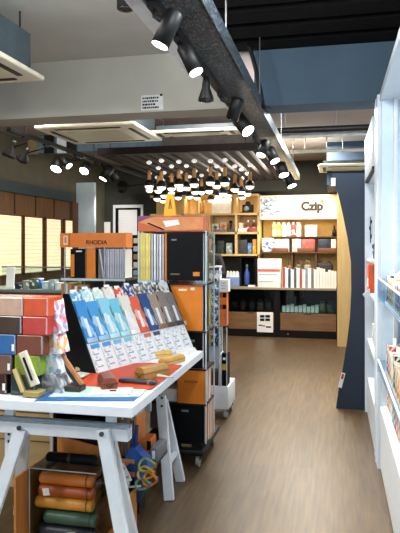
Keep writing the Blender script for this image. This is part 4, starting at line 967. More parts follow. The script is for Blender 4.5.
case(152, 377, .18, .070, .064, -.5, (182, 138, 74), 'gold tan pencil case nearest camera at right of the red mat')
case(172, 363.5, .19, .06, .045, -.35, (216, 170, 88), 'pale gold pencil case on right edge behind the tan one', z=T0)
case(159, 357.5, .16, .05, .04, -.9, (226, 184, 98), 'light yellow pencil case lying against the refill rack', z=T0)
p = PZ(138, 383, T3)
t = thing('black_pen_case', 'flat black pen case lying on the red orange mat', 'pen case', (p.x, p.y, T3))
part('body', MB().obox((p.x, p.y, T3 + .010), (.20, .05, .02), Matrix.Rotation(-.10, 3, 'Z'), mat('pencase_black', (46, 50, 58), .35), .006), t)
part('silver_band', MB().obox((p.x + .065, p.y - .0065, T3 + .010), (.012, .052, .022), Matrix.Rotation(-.10, 3, 'Z'), metal), t)
p = PZ(164, 378, T3)
t = thing('paper_cone', 'small cream paper cone beside the black pen case', 'paper cone', (p.x, p.y, T3))
part('cone', MB().cyl((p.x - .06, p.y + .0, T3 + .012), (p.x + .04, p.y + .01, T3 + .004), .012, cream, .003, 12), t)
part('tip', MB().cyl((p.x + .04, p.y + .01, T3 + .004), (p.x + .05, p.y + .011, T3 + .0035), .003, orange, .001, 8), t)
for k, (px, py) in enumerate(((80, 371.5), (89, 371))):
    p = PZ(px, py, T1)
    t = thing('beige_roll', ['left of two beige paper rolls lying before the refill rack', 'right of two beige paper rolls lying before the refill rack'][k], 'roll', (p.x, p.y, T1 + .0))
    part('roll', MB().cyl((p.x - .024, p.y, T1 + .013), (p.x + .022, p.y + .003, T1 + .013), .0125, mat('beige_roll', (206, 176, 134)), n=14), t)
    part('core', MB().cyl((p.x + .022, p.y + .003, T1 + .013), (p.x + .024, p.y + .0032, T1 + .013), .006, bk, n=10), t)
p = PZ(187, 352, T0)
t = thing('paper_stack', 'small stack of white papers at far right corner of table', 'papers', (p.x, p.y, T0))
for k in range(3): part('sheet', MB().obox((p.x - .004 * k, p.y - .01, T0 + .004 + .008 * k), (.09, .13, .0075), Matrix.Rotation(.05 * k - .2, 3, 'Z'), paper), t)

# ------------------------------------------------------------------ leaning pen boxes
yb_ = 2.53
def lean(name, label, foot, top, w, th, d, m_face, m_side, base_px, m_base, pen, yb_=2.53):
    a = PY(*foot, yb_); b = PY(*top, yb_)
    c = (a + b) / 2; v = b - a; L = math.hypot(v.x, v.z); ang = math.atan2(v.x, v.z)
    R = Matrix.Rotation(ang, 3, 'Y')
    t = thing(name, label, 'pen box', (a.x, yb_ + .02, T0))
    xa, xb = xs(base_px[0], yb_), xs(base_px[1], yb_)
    part('base_tray', B(xa, xb, yb_ - .012, yb_ + .06, T0 + .006, T0 + .03, m_base, .003), t)
    lid = part('lid_panel', MB().obox(c + Vector((0, .025, .016)), (w, th, L), R, m_face, .003), t)
    part('lid_side', MB().obox(c + R @ Vector((-w * .5 - d / 2, .025, 0)) + Vector((0, 0, .016)), (d, th * 1.2, L), R, m_side), t)
    if pen: part('pen', MB().cyl(c + R @ Vector((0, .025 - th / 2 - .004, L * .34)) + Vector((0, 0, .016)), c + R @ Vector((0, .025 - th / 2 - .004, -L * .34)) + Vector((0, 0, .016)), .0055, blackp, n=10), t)
    return t
pb = lean('pen_box', 'open cream pen box with black pen, leaning at left front of table', (33, 390), (20, 356), .040, .02, .004, mat('pen_box_cream', (226, 220, 200), .4), mat('pen_box_gold', (150, 132, 80), .4), (24, 40), mat('pen_box_gold', (150, 132, 80), .4), True)
part('box_lid', MB().obox(PY(20.5, 381, yb_ + .03) + Vector((0, 0, .006)), (.018, .05, .115), Matrix.Rotation(math.atan2(-.05, .115), 3, 'Y'), mat('pen_box_lid', (200, 182, 124), .4), .003), pb, 'gold beige lid')
lean('pen_box', 'dark brown pen box leaning open near the centre of table front', (80, 389), (58, 357), .020, .02, .016, mat('pen_box_tan', (170, 112, 66), .4, var=.25), mat('pen_box_black', (40, 32, 30), .35), (60, 81), mat('pen_box_black', (40, 32, 30), .35), False, yb_=2.66)

# ------------------------------------------------------------------ stacked cases on the left
YSK = 2.56
rowpy = [297.5, 316.5, 335, 355.5, 375, 394.5]
film = clear('plastic_film', (245, 245, 245), .16, .12)
cs_ = [[(-24, 22.7, (186, 152, 134), 'beige pink'), (23.3, 48.3, (196, 70, 22), 'bright orange')],
       [(-24, 21.7, (62, 40, 28), 'dark brown'), (22.3, 47.6, (180, 52, 40), 'red')],
       [(-24, 15.7, (42, 98, 158), 'blue'), (16.3, 43, (112, 56, 34), 'chestnut brown')],
       [(-24, 11.5, (110, 82, 70), 'taupe'), (14.5, 39.8, (124, 150, 30), 'lime green')],
       [(-24, 6.5, (66, 34, 24), 'maroon brown'), (10.5, 35.5, (38, 52, 54), 'dark teal')]]
pos = ['top row', 'second row', 'third row', 'fourth row', 'bottom row']
for r in range(5):
    z1_, z0_ = zs(20, rowpy[r], YSK), zs(20, rowpy[r + 1], YSK)
    if r == 4: z0_ = T0
    for q, (a, b, col, nm) in enumerate(cs_[r]):
        xa, xb = xs(a, YSK), xs(b, YSK)
        m = mat('case_' + nm.replace(' ', '_'), col, .22, scale=20, var=.08)
        tt = thing('boxed_case', '%s case in clear film, %s %s of the stack on table' % (nm, 'left in' if q == 0 else 'right in', pos[r]), 'case', ((xa + xb) / 2, YSK + .07, z0_ + .0004), 'film wrapped cases stacked on the table')
        part('case_body', MB().box(xa, xb, YSK, YSK + .15, z0_ + .0004, z1_, m, .004), tt)
        part('film_flap', MB().box(xb - .008, xb - .0005, YSK - .003, YSK - .0005, z0_ + .008, z1_ - .004, film), tt)
        if q == 0 and r >= 2: part('price_label', B(xb - .018, xb - .006, YSK - .006, YSK - .0032, z0_ + .02, z0_ + .052, paper), tt)
pcol = [[(214, 130, 140), (236, 226, 232), (150, 150, 196), (240, 236, 236)], [(236, 230, 236), (206, 176, 206), (150, 168, 206), (226, 120, 130)], [(240, 226, 226), (222, 120, 150), (232, 238, 244), (226, 176, 120)], [(176, 206, 230), (226, 234, 240), (120, 160, 200), (240, 240, 240)], [(206, 206, 206), (170, 160, 156), (230, 226, 226), (140, 150, 166)]]
YPK = 2.62
px_e = [(48.9, 56), (48.3, 59), (43.9, 61), (41, 61), (36.7, 63)]
names = ['pink and lilac', 'white and lilac', 'white and rose', 'pale blue', 'grey patterned']
zprev = T0
for r in range(4, -1, -1):
    ztop_ = zs(50, rowpy[r] - (2 if r else -2), YPK)
    xa, xb = xs(px_e[r][0], YPK) + .003, xs(px_e[r][1], YPK)
    tt = thing('film_pouch', '%s printed pouch in crinkled film, %s right of stacked cases' % (names[r], pos[r]), 'pouch', ((xa + xb) / 2, YPK + .06, zprev), 'printed film pouches beside the cases')
    m = cells('pouch_%d' % r, pcol[r], 42, .2)
    zt_ = ztop_ - .002
    h = zt_ - zprev; w = xb - xa
    part('pouch_body', MB().prism([(xa, zprev + .0004), (xb, zprev + .0004), (xb - w * .12, zprev + h * .5), (xb - w * .3, zt_), (xa, zt_)], YPK, YPK + .10, lambda a, b, e: Vector((a, e, b)), m), tt)
    part('film', MB().prism([(xa + .002, zprev + .003), (xb - .004, zprev + .003), (xb - w * .34, zt_ - .003), (xa + .002, zt_ - .003)], YPK - .005, YPK - .002, lambda a, b, e: Vector((a, e, b)), film), tt)
    zprev = zt_

# ------------------------------------------------------------------ refill rack on the table
r0 = PZ(97, 374.5, T0); r1 = PZ(193, 348.5, T0)
U = Vector((r1.x - r0.x, r1.y - r0.y, 0)); RL = U.length; U.normalize(); D = Vector((-U.y, U.x, 0))
def rk(d, z, u): return r0 + D * d + U * u + Vector((0, 0, z))
t = thing('refill_rack', 'white stepped rack full of colourful refill packs on the table', 'rack', r0 + U * RL / 2 + D * .1)
whr = mat('rack_white', (236, 240, 246), .4, var=.02)
part('end_panel', MB().prism([(0, 0), (.245, 0), (.245, .43), (.205, .43)], -.012, -.001, rk, blackp), t)
part('end_panel', MB().prism([(0, 0), (.245, 0), (.245, .43), (.205, .43)], RL + .001, RL + .012, rk, blackp), t)
part('back_panel', MB().prism([(.235, 0), (.245, 0), (.245, .42), (.235, .42)], 0, RL, rk, blackp), t)
part('front_step', MB().prism([(.0, .0), (.008, .0), (.085, .150), (.077, .158)], 0, RL, rk, whr), t)
part('middle_step', MB().prism([(.082, .150), (.09, .150), (.192, .372), (.186, .376)], 0, RL, rk, whr), t)
part('bottom_board', MB().prism([(.008, 0), (.235, 0), (.235, .01), (.012, .01)], 0, RL, rk, whr), t)
grid = cells('tag_print', [(240, 242, 244), (238, 240, 244), (244, 244, 246), (206, 212, 222), (240, 242, 244), (242, 242, 244)], 60, .5)
ncol = 10; cw = RL / ncol
low = [((54, 140, 206), 'deep sky blue'), ((66, 152, 214), 'mid blue'), ((140, 204, 226), 'light blue'), ((110, 200, 222), 'cyan'), ((236, 226, 218), 'ivory'), ((230, 96, 60), 'orange red'), ((30, 74, 134), 'navy'), ((150, 110, 80), 'brown striped'), ((96, 76, 62), 'dark brown striped'), ((56, 54, 60), 'charcoal striped')]
up = [((84, 164, 214), 'sky blue'), ((176, 214, 222), 'pale teal'), ((206, 222, 206), 'pale green'), ((238, 222, 214), 'blush white'), ((232, 84, 40), 'vivid orange'), ((40, 80, 140), 'dark blue'), ((146, 116, 96), 'brown print'), ((120, 128, 136), 'grey print'), ((92, 86, 80), 'dark print'), ((222, 226, 230), 'silver white')]
alld = low + up
for k in range(ncol):
    u0, u1 = k * cw + .004, (k + 1) * cw - .004
    col, nm = low[k]
    dark = tuple(int(v * .7) for v in col); lite = tuple(min(255, int(v * .5 + 128)) for v in col)
    tt = thing('refill_pack', '%s refill pack in the lower row of the stepped rack' % nm, 'refill pack', rk(.11, .16, (u0 + u1) / 2), 'refill packs in the lower row')
    if k >= 7: m = bands('stripe_%d' % k, dark, lite, 26, 'Y', lo=.3, hi=.6)
    else: m = cells('lowpack_%d' % k, [col, col, col, lite, col, dark], 34, .35, (1, 1, .35))
    part('pack_body', MB().prism([(.070, .162), (.082, .158), (.186, .386 - .012 * (k % 2)), (.174, .390 - .012 * (k % 2))], u0, u1, rk, m), tt)
    part('pack_label', MB().prism([(.0800, .194), (.084, .192), (.128, .290), (.1245, .292)], u0 + (u1 - u0) * .3, u0 + (u1 - u0) * .55, rk, whr), tt)
    part('foot_band', MB().prism([(.0688, .163), (.0705, .162), (.080, .187), (.0784, .188)], u0 + .001, u1 - .001, rk, mat('lowband_%d' % k, lite if k < 5 else col)), tt)
    # hidden filler packs behind give the row its thickness
    col, nm = up[k]; dark = tuple(int(v * .7) for v in col); lite = tuple(min(255, int(v * .5 + 128)) for v in col)
    tt = thing('refill_pack', '%s refill pack in the upper row of the stepped rack' % nm, 'refill pack', rk(.17, .30, (u0 + u1) / 2), 'refill packs in the upper row')
    part('pack_body', MB().prism([(.188, .370), (.198, .366), (.228, .432 + .012 * (k % 2)), (.218, .436 + .012 * (k % 2))], u0, u1, rk, cells('uppack_%d' % k, [col, lite, col, (236, 234, 230), dark, col], 48 if k < 5 else 70, .35)), tt)
    part('hang_tab', MB().prism([(.221, .434 + .012 * (k % 2)), (.223, .433 + .012 * (k % 2)), (.230, .448 + .012 * (k % 2)), (.228, .449 + .012 * (k % 2))], u0 + .02, u1 - .02, rk, whr), tt)
    # white tags on the front step
    tt = thing('price_tag_card', '%s white tag card on the front step of the refill rack' % ['first', 'second', 'third', 'fourth', 'fifth', 'sixth', 'seventh', 'eighth', 'ninth', 'tenth'][k], 'tag card', rk(.03, .06, (u0 + u1) / 2), 'white tag cards on the rack front')
    part('card', MB().prism([(-.006, .008), (-.001, .006), (.073, .152), (.068, .155)], u0 - .001, u1 + .001, rk, grid), tt)
    if k < 4 or k in (5, 6): part('colour_label', MB().prism([(.0545, .130), (.056, .129), (.067, .152), (.0655, .1525)], u0 + .012, u1 - .006, rk, mat('taglabel_%d' % k, [(66, 150, 206), (70, 150, 206), (110, 186, 216), (120, 200, 216), 0, (206, 110, 90), (60, 70, 90)][k])), tt)
    for r in range(3): part('printed_line', MB().prism([(.006 + .016 * r, .034 + .032 * r), (.0068 + .016 * r, .0335 + .032 * r), (.0095 + .016 * r, .039 + .032 * r), (.0087 + .016 * r, .0395 + .032 * r)], u0 + .012, u1 - .03, rk, mat('tag_ink', (150, 160, 176))), tt)

# ------------------------------------------------------------------ below the table
kraft = wood('kraft_board', (204, 130, 60), (222, 150, 78), 'Z', .5)
cxL = -1.60
t = thing('open_wooden_crate', 'open orange brown board crate standing under the table', 'crate', (-1.35, 3.0, 0))
gx = PY(16, 478, 2.72)
hcr = gx.z; XCL = gx.x
part('side_board', B(XCL - .012, XCL, 2.72, 3.10, .0, hcr, kraft), t)
part('side_board', B(-1.06, -1.048, 2.90, 3.10, .0, hcr * .6, kraft), t)
part('back_board', B(XCL, -1.06, 3.09, 3.10, 0, hcr, kraft), t)
part('bottom_board', B(XCL, -1.06, 2.72, 3.09, 0, .012, kraft), t)
YR_ = 2.86
xl_, xr_ = xs(32, YR_), xs(97, YR_)
def zr(py): return zs(65, py, YR_)
z0r = .0125
t = thing('clear_roll_box', 'clear plastic box holding rolled leather cases under the table', 'box', ((xl_ + xr_) / 2, YR_ + .1, z0r))
hb = zr(470)
for x in (xl_ - .004, xr_): part('side', B(x, x + .004, YR_ - .02, YR_ + .22, z0r, hb, acryl), t)
part('back', B(xl_, xr_, YR_ + .216, YR_ + .22, z0r, hb, acryl), t)
part('lid', B(xl_ - .004, xr_ + .004, YR_ - .02, YR_ + .22, hb, hb + .005, acryl), t)
part('rim', MB().tube([(xl_ - .004, YR_ - .02, hb + .002), (xr_ + .004, YR_ - .02, hb + .002)], .003, aedge).tube([(xl_ - .004, YR_ - .02, z0r + .003), (xl_ - .004, YR_ - .02, hb + .002)], .003, aedge), t)
rolls = [(38, 91, 476, 487.5, (214, 122, 44), 'orange'), (37, 92, 488, 499.5, (176, 84, 34), 'rust brown'), (34, 91, 500, 512, (222, 150, 50), 'golden yellow'), (43, 95, 513.5, 527, (62, 96, 74), 'dark green'), (38, 94, 528, 542, (40, 40, 50), 'blue black')]
zlow = z0r + .0005
heights = []
for k, (a, b, p0, p1, col, nm) in enumerate(rolls):
    zc_ = zr((p0 + p1) / 2); r_ = (zr(p0) - zr(p1)) / 2
    xa, xb = xs(a, YR_), xs(b, YR_)
    tt = thing('rolled_case', '%s rolled leather case in the clear box under table' % nm, 'rolled case', ((xa + xb) / 2, YR_ + .03, zc_ - r_), 'rolled leather cases in the clear box')
    m = mat('roll_' + nm.replace(' ', '_'), col, .4, scale=10)
    part('roll', MB().lathe([(r_ * .75, 0), (r_ * .98, .008), (r_, .02), (r_, xb - xa - .02), (r_ * .98, xb - xa - .008), (r_ * .75, xb - xa)], (xa, YR_ + .03, zc_), m, 22, (1, 0, 0)), tt)
    part('flap', MB().box(xa + .012, xb - .012, YR_ + .03, YR_ + .19, zc_ - r_ * .95, zc_ + r_ * .86, mat('flap_' + nm.replace(' ', '_'), tuple(int(v * .8) for v in col), .45), .02), tt)
    part('band', MB().cyl((xb - .034, YR_ + .03, zc_), (xb - .026, YR_ + .03, zc_), r_ * 1.03, mat('band_' + nm.replace(' ', '_'), tuple(int(v * .6) for v in col), .4), n=22), tt)
    if nm in ('rust brown', 'blue black'):
        part('price_label', MB().obox((xs(46 if k == 1 else 71, YR_), YR_ + .03 - r_ * 1.01, zc_), (.036 if k == 1 else .06, .003, .036), Matrix.Rotation(-.2, 3, 'Y'), paper), tt)
zlow_roll = zr(541)
solo('box_liner', B(xl_ + .002, xr_ - .002, YR_ - .005, YR_ + .20, z0r, max(z0r + .01, zr(543)), mat('liner_brown', (70, 46, 30))), 'brown padding under the lowest roll in the clear box', 'padding')
# dark roll on the clear box lid
zl_ = hb + .0055
tt = thing('black_rolled_case', 'black rolled case lying on lid of the clear box', 'rolled case', (xs(65, YR_), YR_ + .08, zl_))
part('roll', MB().lathe([(.018, 0), (.026, .01), (.026, .27), (.018, .28)], (xs(40, YR_), YR_ + .08, zl_ + .026), blackp, 20, (1, 0, 0)), tt)
part('strap', MB().cyl((xs(62, YR_), YR_ + .08, zl_ + .026), (xs(65, YR_), YR_ + .08, zl_ + .026), .0272, mat('strap_brown', (62, 44, 34)), n=20), tt)
# shelf behind with tan tray and black bag
ysb = 3.47
t = thing('pale_wood_cabinet', 'pale tan wooden cabinet standing behind the crate under the table', 'cabinet', (-2.05, 3.64, 0))
tan = wood('pale_tan_wood', (178, 148, 100), (196, 166, 116), 'X')
part('carcass', B(-2.4, xs(50, ysb), ysb, 3.80, 0, .735, tan), t)
for z in (.30, .48, .62): part('drawer_gap', B(-2.39, xs(49.5, ysb), ysb - .003, ysb, z, z + .008, mat('gap_brown', (96, 72, 44))), t)
part('side_trim', B(xs(50, ysb), xs(53, ysb), ysb - .004, 3.80, 0, .735, mat('trim_white_wood', (206, 200, 186))), t)
ysb = 3.13
t = thing('dark_shelf_unit', 'dark low shelf unit under the middle of the table', 'shelf', (-1.38, 3.3, 0))
sxa, sxb = xs(53.5, ysb), xs(109, ysb)
zsh = zs(75, 455, ysb)
part('carcass', MB().box(sxa, sxb, ysb, 3.46, 0, .02, dk).box(sxa, sxb, 3.44, 3.46, .02, .735, dk).box(sxa, sxa + .015, ysb, 3.44, .02, .735, dk).box(sxb - .015, sxb, ysb, 3.44, .02, .735, dk), t)
part('shelf_board', B(sxa + .015, sxb - .015, ysb, 3.44, zsh - .02, zsh, dk), t)
tt = thing('orange_tray', 'orange tan leather tray on the dark shelf under table', 'tray', (xs(74, ysb), ysb + .1, zsh))
part('tray_front', MB().prism([(xs(54, ysb) + .017, zsh), (xs(99, ysb), zsh), (xs(99, ysb), zs(75, 446, ysb)), (xs(54, ysb) + .017, zs(75, 437, ysb))], ysb + .005, ysb + .02, lambda a, b, e: Vector((a, e, b)), mat('tray_tan', (226, 148, 74), .5)), tt)
part('tray_floor', B(xs(54, ysb) + .017, xs(99, ysb), ysb + .02, ysb + .20, zsh, zsh + .012, mat('tray_tan', (226, 148, 74), .5)), tt)
tt = thing('black_shoulder_bag', 'black rounded bag sitting in the tan tray under table', 'bag', (xs(76, ysb), ysb + .14, zsh + .0125))
part('bag_body', MB().box(xs(57, ysb), xs(97, ysb), ysb + .05, ysb + .18, zsh + .0125, zs(75, 424, ysb), mat('bag_black', (36, 30, 28), .5), .05), tt)
part('zip', MB().box(xs(60, ysb), xs(94, ysb), ysb + .046, ysb + .05, zs(75, 431, ysb), zs(75, 430, ysb), mat('zip_brown', (82, 62, 48))), tt)
# colourful folders and soft goods on the right under the table
yf_ = 3.18
zfl = zs(128, 461, yf_)
xa_, xb_2 = xs(114, yf_), xs(159, yf_)
t = thing('grey_storage_drawers', 'dark storage box under right side of table holding folders', 'storage box', ((xa_ + xb_2) / 2, yf_ + .15, 0))
xbd = xs(140, yf_ + .14)
part('carcass', B(xa_, xbd, yf_ + .12, yf_ + .24, 0, zfl - .02, mat('storage_shade', (30, 25, 24), .6)), t)  # near black colour stands in for the shadow on the floor here
part('top_board', B(xa_, xb_2 - .02, yf_, yf_ + .24, zfl - .02, zfl, mat('storage_shade', (30, 25, 24), .6)), t)
part('drawer_front', B(xa_ + .01, xbd - .01, yf_ + .112, yf_ + .12, .05, zfl - .16, mat('storage_shade2', (40, 34, 33), .5)), t)
fold = [((190, 176, 150), 'cream'), ((110, 126, 90), 'olive'), ((206, 120, 60), 'orange tan'), ((120, 134, 150), 'grey blue'), ((196, 130, 70), 'caramel'), ((60, 84, 120), 'denim blue'), ((230, 140, 60), 'bright tangerine')]
for k, (col, nm) in enumerate(fold):
    x0 = xs(114 + k * 3.3, yf_ + .06); x1 = xs(116.8 + k * 3.3, yf_ + .06)
    tt = thing('paper_folder', '%s folder upright on storage box under right table end' % nm, 'folder', ((x0 + x1) / 2, yf_ + .1, zfl), 'upright folders under the table')
    part('sleeve', B(x0, x1, yf_ + .06, yf_ + .22, zfl, zs(125, 416 + (k % 3) * 2, yf_ + .06), mat('folder_%d' % k, col), .002), tt)
    part('inner_pages', B(x0 + .002, x1 - .002, yf_ + .063, yf_ + .217, zs(125, 416 + (k % 3) * 2, yf_ + .06), zs(125, 414.6 + (k % 3) * 2, yf_ + .06), pages), tt)
xq0, xq1 = xs(140, yf_ + .06), xs(158, yf_ + .06)
zq = zfl
for a, b, p1_, p0_, col, nm, yy in ((139.5, 150, 441, 449, (196, 96, 40), 'rust orange', .06), (150.5, 158.5, 436, 449, (120, 124, 132), 'grey', .06)):
    pass
items = [(138.2, 149, zfl, .055, (196, 92, 40), 'rust orange flat box lying on storage box under table', 'rust'), (150, 158, zfl, .075, (116, 120, 128), 'grey flat box beside the rust orange one under table', 'grey')]
for a, b, z, h, col, lab, nm in items:
    tt = thing('flat_carton', lab, 'carton', (xs((a + b) / 2, yf_ + .02), yf_ + .1, z))
    part('carton', B(xs(a, yf_ + .02), xs(b, yf_ + .02), yf_ + .02, yf_ + .2, z, z + h, mat('flatc_' + nm, col), .005), tt)
    part('label', B(xs(a + 2, yf_ + .02), xs(a + 5, yf_ + .02), yf_ + .0185, yf_ + .02, z + .015, z + h - .015, paper), tt)
z5 = zfl + .0555
tt = thing('orange_pack', 'bright orange pack stacked on the rust orange flat box', 'pack', (xs(143, yf_ + .04), yf_ + .1, z5))
part('pack', B(xs(139.5, yf_ + .03), xs(148.5, yf_ + .03), yf_ + .03, yf_ + .18, z5, z5 + .05, mat('bright_pack', (230, 126, 44)), .004), tt)
part('dark_strap', B(xs(147, yf_ + .03), xs(151, yf_ + .03), yf_ + .026, yf_ + .03, z5 + .005, z5 + .055, blackp), tt)
# blue pouch and straps hanging at the front of the storage box
zb5 = zs(130, 478, yf_ - .05)
t = thing('blue_pouch', 'bright blue cloth pouch hanging in front of the folders under table', 'pouch', (xs(130, yf_ - .04), yf_ - .04, zb5))
po = [(123, 476), (122, 466), (127, 456), (132, 446), (137, 446), (142, 452), (149, 459), (152, 469), (146, 477), (132, 480)]
part('cloth', MB().prism([(xs(a, yf_ - .05), zs(a, b, yf_ - .05)) for a, b in po], yf_ - .085, yf_ - .010, lambda a, b, e: Vector((a, e, b)), mat('pouch_blue', (30, 86, 176), .6, var=.3, scale=18)), t)
part('fold', MB().prism([(xs(a, yf_ - .09), zs(a, b, yf_ - .09)) for a, b in ((122, 470), (130, 463), (140, 466), (144, 470), (134, 472))], yf_ - .094, yf_ - .086, lambda a, b, e: Vector((a, e, b)), mat('pouch_dark', (24, 56, 116), .6)), t)
part('neck_cord', MB().tube([PY(135, 446, yf_ - .05), PY(136, 436, yf_ - .04), PY(137, 425, yf_ - .03)], .012, mat('cord_navy', (40, 60, 130))), t)
yst = yf_ - .11
for k, (cx_, cy_, rx, ry, col, nm) in enumerate(((147, 465, 8, 6, (150, 176, 50), 'lime green'), (146, 473, 8, 6, (222, 164, 30), 'yellow'), (150, 479, 6.5, 6, (232, 130, 30), 'orange'), (143, 484, 7, 5, (96, 140, 110), 'sea green'))):
    P = []
    for i in range(25):
        a = 2 * PI * i / 24; P.append(PY(cx_ + rx * math.cos(a), cy_ + ry * math.sin(a), yst - .012 * k - .02) + Vector((0, .015 * math.sin(2 * a), 0)))
    tt = thing('looped_strap', '%s looped strap hanging below the blue pouch under table' % nm, 'strap', P[0], 'looped straps under the table')
    part('loop', MB().tube(P, .0065, mat('strap_' + nm.replace(' ', '_'), col, .5)), tt)
    c_ = PY(cx_ + rx, cy_, yst - .012 * k - .02)
    part('clasp', MB().obox(c_, (.02, .012, .03), None, metal, .003), tt)
for k, (a, b, ro) in enumerate(((123.5, 468.5, .5), (127.5, 477, .45), (126, 486, -.3))):
    c_ = PY(a, b, yst - .02 - .01 * k)
    tt = thing('white_swing_tag', ['upper white swing tag left of the blue pouch', 'middle white swing tag below the blue pouch', 'lowest cream swing tag under the table'][k], 'tag', c_)
    part('card', MB().obox(c_, (.032, .003, .05), Matrix.Rotation(-ro, 3, 'Y'), paper if k < 2 else cream), tt)
    part('print', MB().obox(c_ - Vector((0, .002, 0)), (.018, .001, .012), Matrix.Rotation(-ro, 3, 'Y'), mat('tag_ink', (150, 160, 176))), tt)
tt = thing('navy_bag', 'dark navy cloth bag slumped below the straps under table', 'bag', (xs(135, yst), yst + .04, 0))
part('cloth', MB().prism([(xs(a, yst), zs(a, b, yst)) for a, b in ((120, 476), (140, 480), (143, 492), (138, 504), (126, 506), (119, 496))], yst + .02, yst + .075, lambda a, b, e: Vector((a, e, b)), mat('navy_cloth', (34, 60, 92), .7, var=.3)), tt)
part('trim', MB().tube([PY(121, 484, yst + .01), PY(130, 487, yst + .005), PY(141, 486, yst + .01)], .006, mat('bag_trim', (206, 210, 214))), tt)

# ------------------------------------------------------------------ person behind the centre stand
def person():
    yp = 8.4
    cx_ = xs(208, yp)
    rootv = Vector((cx_, yp, 0))
    J = {}
    def j(n, x, y, z, r): J[n] = (Vector((x, y, z)), r)
    j('pelvis', 0, 0, .93, .135); j('belly', 0, -.01, 1.08, .130); j('chest', 0, -.02, 1.27, .145); j('neckb', 0, -.03, 1.40, .065); j('neck', .0, -.045, 1.46, .052); j('jaw', 0, -.075, 1.51, .070); j('head', 0, -.075, 1.585, .092); j('crown', 0, -.065, 1.635, .075)
    for s, n in ((1, 'r'), (-1, 'l')):
        j('sh' + n, s * .165, -.02, 1.355, .070)
        if s > 0: j('el' + n, .235, -.10, 1.10, .052); j('wr' + n, .10, -.27, 1.24, .036); j('pa' + n, .06, -.31, 1.275, .036)
        else: j('el' + n, -.235, -.08, 1.09, .050); j('wr' + n, -.13, -.28, 1.15, .034); j('pa' + n, -.09, -.34, 1.17, .036)
        j('hip' + n, s * .09, 0, .86, .105); j('kn' + n, s * .10, -.02, .49, .066); j('an' + n, s * .10, .02, .09, .045); j('to' + n, s * .11, -.14, .04, .040)
    E = [('pelvis', 'belly'), ('belly', 'chest'), ('chest', 'neckb'), ('neckb', 'neck'), ('neck', 'jaw'), ('jaw', 'head'), ('head', 'crown')]
    for n in 'rl': E += [('chest', 'sh' + n), ('sh' + n, 'el' + n), ('el' + n, 'wr' + n), ('wr' + n, 'pa' + n), ('pelvis', 'hip' + n), ('hip' + n, 'kn' + n), ('kn' + n, 'an' + n), ('an' + n, 'to' + n)]
    for n, s in (('r', 1), ('l', -1)):
        p = J['pa' + n][0]; d = (p - J['wr' + n][0]).normalized(); side = Vector((0, 0, 1)).cross(d).normalized(); upv = d.cross(side)
        for i in range(4):
            o = side * (.027 - .018 * i); ln = (.034, .04, .037, .028)[i]
            b0 = p + o + d * .022; b1 = b0 + d * ln; b2 = b1 + (d * .6 - upv * .8).normalized() * ln * .8
            for q, v, r in ((0, b0, .010), (1, b1, .009), (2, b2, .0075)): J['f%s%d%d' % (n, i, q)] = (v, r)
            E += [('pa' + n, 'f%s%d0' % (n, i)), ('f%s%d0' % (n, i), 'f%s%d1' % (n, i)), ('f%s%d1' % (n, i), 'f%s%d2' % (n, i))]
        b0 = p + side * .034 * s * -1 - d * .015; b1 = b0 + (d + side * -s * .7).normalized() * .035
        J['t%s0' % n] = (b0, .011); J['t%s1' % n] = (b1, .009); E += [('pa' + n, 't%s0' % n), ('t%s0' % n, 't%s1' % n)]
    names_ = list(J); me = bpy.data.meshes.new('person_skeleton')
    me.from_pydata([J[n][0] for n in names_], [(names_.index(a), names_.index(b)) for a, b in E], [])
    ob = bpy.data.objects.new('person_tmp', me); COL.objects.link(ob)
    ob.modifiers.new('s', 'SKIN'); sub = ob.modifiers.new('u', 'SUBSURF'); sub.levels = 2
    for i, n in enumerate(names_):
        r = J[n][1]; v = me.skin_vertices[0].data[i]; v.radius = (r, r); v.use_root = (n == 'pelvis')
    bpy.context.view_layer.update()
    dm = bpy.data.meshes.new_from_object(ob.evaluated_get(bpy.context.evaluated_depsgraph_get()))
    bpy.data.objects.remove(ob)
    skin = mat('skin', (206, 150, 122), .5, var=.05); jacket = mat('jacket_black', (24, 24, 27), .7); trous = mat('trousers_dark', (40, 42, 50), .8); shoe = mat('shoe', (28, 26, 26), .5)
    for m in (skin, jacket, trous, shoe): dm.materials.append(m)
    wr = [J['wrr'][0], J['wrl'][0]]; pa = [J['par'][0], J['pal'][0]]
    for p in dm.polygons:
        c_ = p.center; p.use_smooth = True
        hand = any((c_ - b_).dot((b_ - a_).normalized()) > -.02 and (c_ - b_).length < .14 for a_, b_ in zip(wr, pa))
        p.material_index = 0 if (hand or c_.z > 1.435) else (1 if c_.z > .90 else (2 if c_.z > .085 else 3))
    t = thing('person', 'person in black jacket with raised hand, half hidden behind the centre stand', 'person', rootv)
    o = bpy.data.objects.new('body', dm); COL.objects.link(o); o.parent = t
    hair = mat('hair_black', (18, 16, 16), .6)
    hb_ = MB()
    tb = bmesh.new(); bmesh.ops.create_uvsphere(tb, u_segments=20, v_segments=14, radius=1)
    for v in tb.verts:
        v.co = Vector((v.co.x * .104, v.co.y * .112, v.co.z * .115))
        if v.co.z < -.02 and v.co.y < -.02: v.co = v.co * .72
        v.co += rootv + Vector((0, -.05, 1.60))
    bmesh.ops.delete(tb, geom=[v for v in tb.verts if (v.co - rootv).y < -.115 and (v.co - rootv).z < 1.615], context='VERTS')
    hb_._take(tb, hair, True)
    part('hair', hb_, t)
    f = MB()
    part('eye', MB().ball(rootv + Vector((.035, -.163, 1.585)), .011, blackp), t); part('eye', MB().ball(rootv + Vector((-.035, -.163, 1.585)), .011, blackp), t)
    part('nose', MB().ball(rootv + Vector((0, -.172, 1.55)), .014, skin, (1, 1.2, 1.6)), t)
    part('mouth', MB().ball(rootv + Vector((0, -.148, 1.51)), .018, mat('lips', (160, 90, 80)), (1.3, .5, .35)), t)
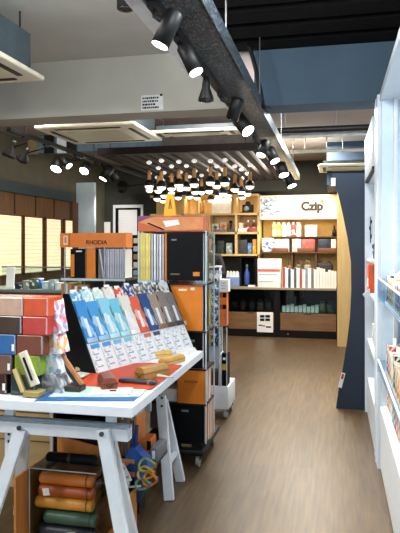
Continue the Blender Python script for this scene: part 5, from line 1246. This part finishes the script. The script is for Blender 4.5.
    for s in (-1, 1): part('ear', MB().ball(rootv + Vector((s * .094, -.07, 1.57)), .022, skin, (.5, .8, 1.3)), t)
person()

# ------------------------------------------------------------------ camera
cam = bpy.data.cameras.new('camera'); co = bpy.data.objects.new('camera', cam); COL.objects.link(co)
co.location = (0, 0, H); co.rotation_euler = (PI / 2, 0, TH)
cam.sensor_fit = 'VERTICAL'; cam.sensor_height = 24; cam.lens = F / 533 * 24
cam.shift_y = (HZ - 266.5) / 533
cam.clip_start = .05
SC.camera = co

# ------------------------------------------------------------------ light
def area(name, loc, sx, sy, e, col=(1, 1, 1), rot=(0, 0, 0)):
    l = bpy.data.lights.new(name, 'AREA'); l.shape = 'RECTANGLE'; l.size = sx; l.size_y = sy; l.energy = e; l.color = col
    o = bpy.data.objects.new(name, l); COL.objects.link(o); o.location = loc; o.rotation_euler = rot; return o
def bulb(loc, e, col, r=.12):  # unseen point light added to brighten the room and ceiling
    l = bpy.data.lights.new('added_fill', 'POINT'); l.energy = e; l.color = col; l.shadow_soft_size = r
    o = bpy.data.objects.new('added_fill', l); COL.objects.link(o); o.location = loc
bulb((-2.7, .9, 2.6), 105, (1, .97, .92))
bulb((-1.2, 2.4, 2.85), 35, (1, .97, .92))
bulb((-.05, 1.6, 2.75), 55, (.88, .95, 1))
bulb((-.05, 2.5, 2.75), 40, (.95, .98, 1))
bulb((-3.0, 5.5, 2.85), 60, (1, .95, .86))
bulb((-1.3, 5.5, 2.85), 50, (1, .96, .9))
bulb((-.1, 5.6, 2.85), 55, (.92, .97, 1))
area('counter_added_fill', (-.85, 9.0, 3.04), 1.6, .2, 330, (1, .93, .8))  # unseen area light added to brighten the back counter and its floor
area('shelf_strip', (sx0 + .6, 10.84, zs(300, 219.5, YG) - .02), 1.1, .03, 9, (1, .88, .66))
area('shelf_strip', ((bx0 + bx1) / 2 + .2, 11.0, Zs(196) - .03), 1.3, .03, 4.5, (1, .88, .66))
w = bpy.data.worlds.new('shopfront_daylight'); SC.world = w; w.use_nodes = True
w.node_tree.nodes['Background'].inputs[0].default_value = (.78, .91, 1, 1); w.node_tree.nodes['Background'].inputs[1].default_value = 1.75
SC.view_settings.view_transform = 'Standard'; SC.view_settings.look = 'None'; SC.view_settings.exposure = 0.0; SC.view_settings.gamma = 1
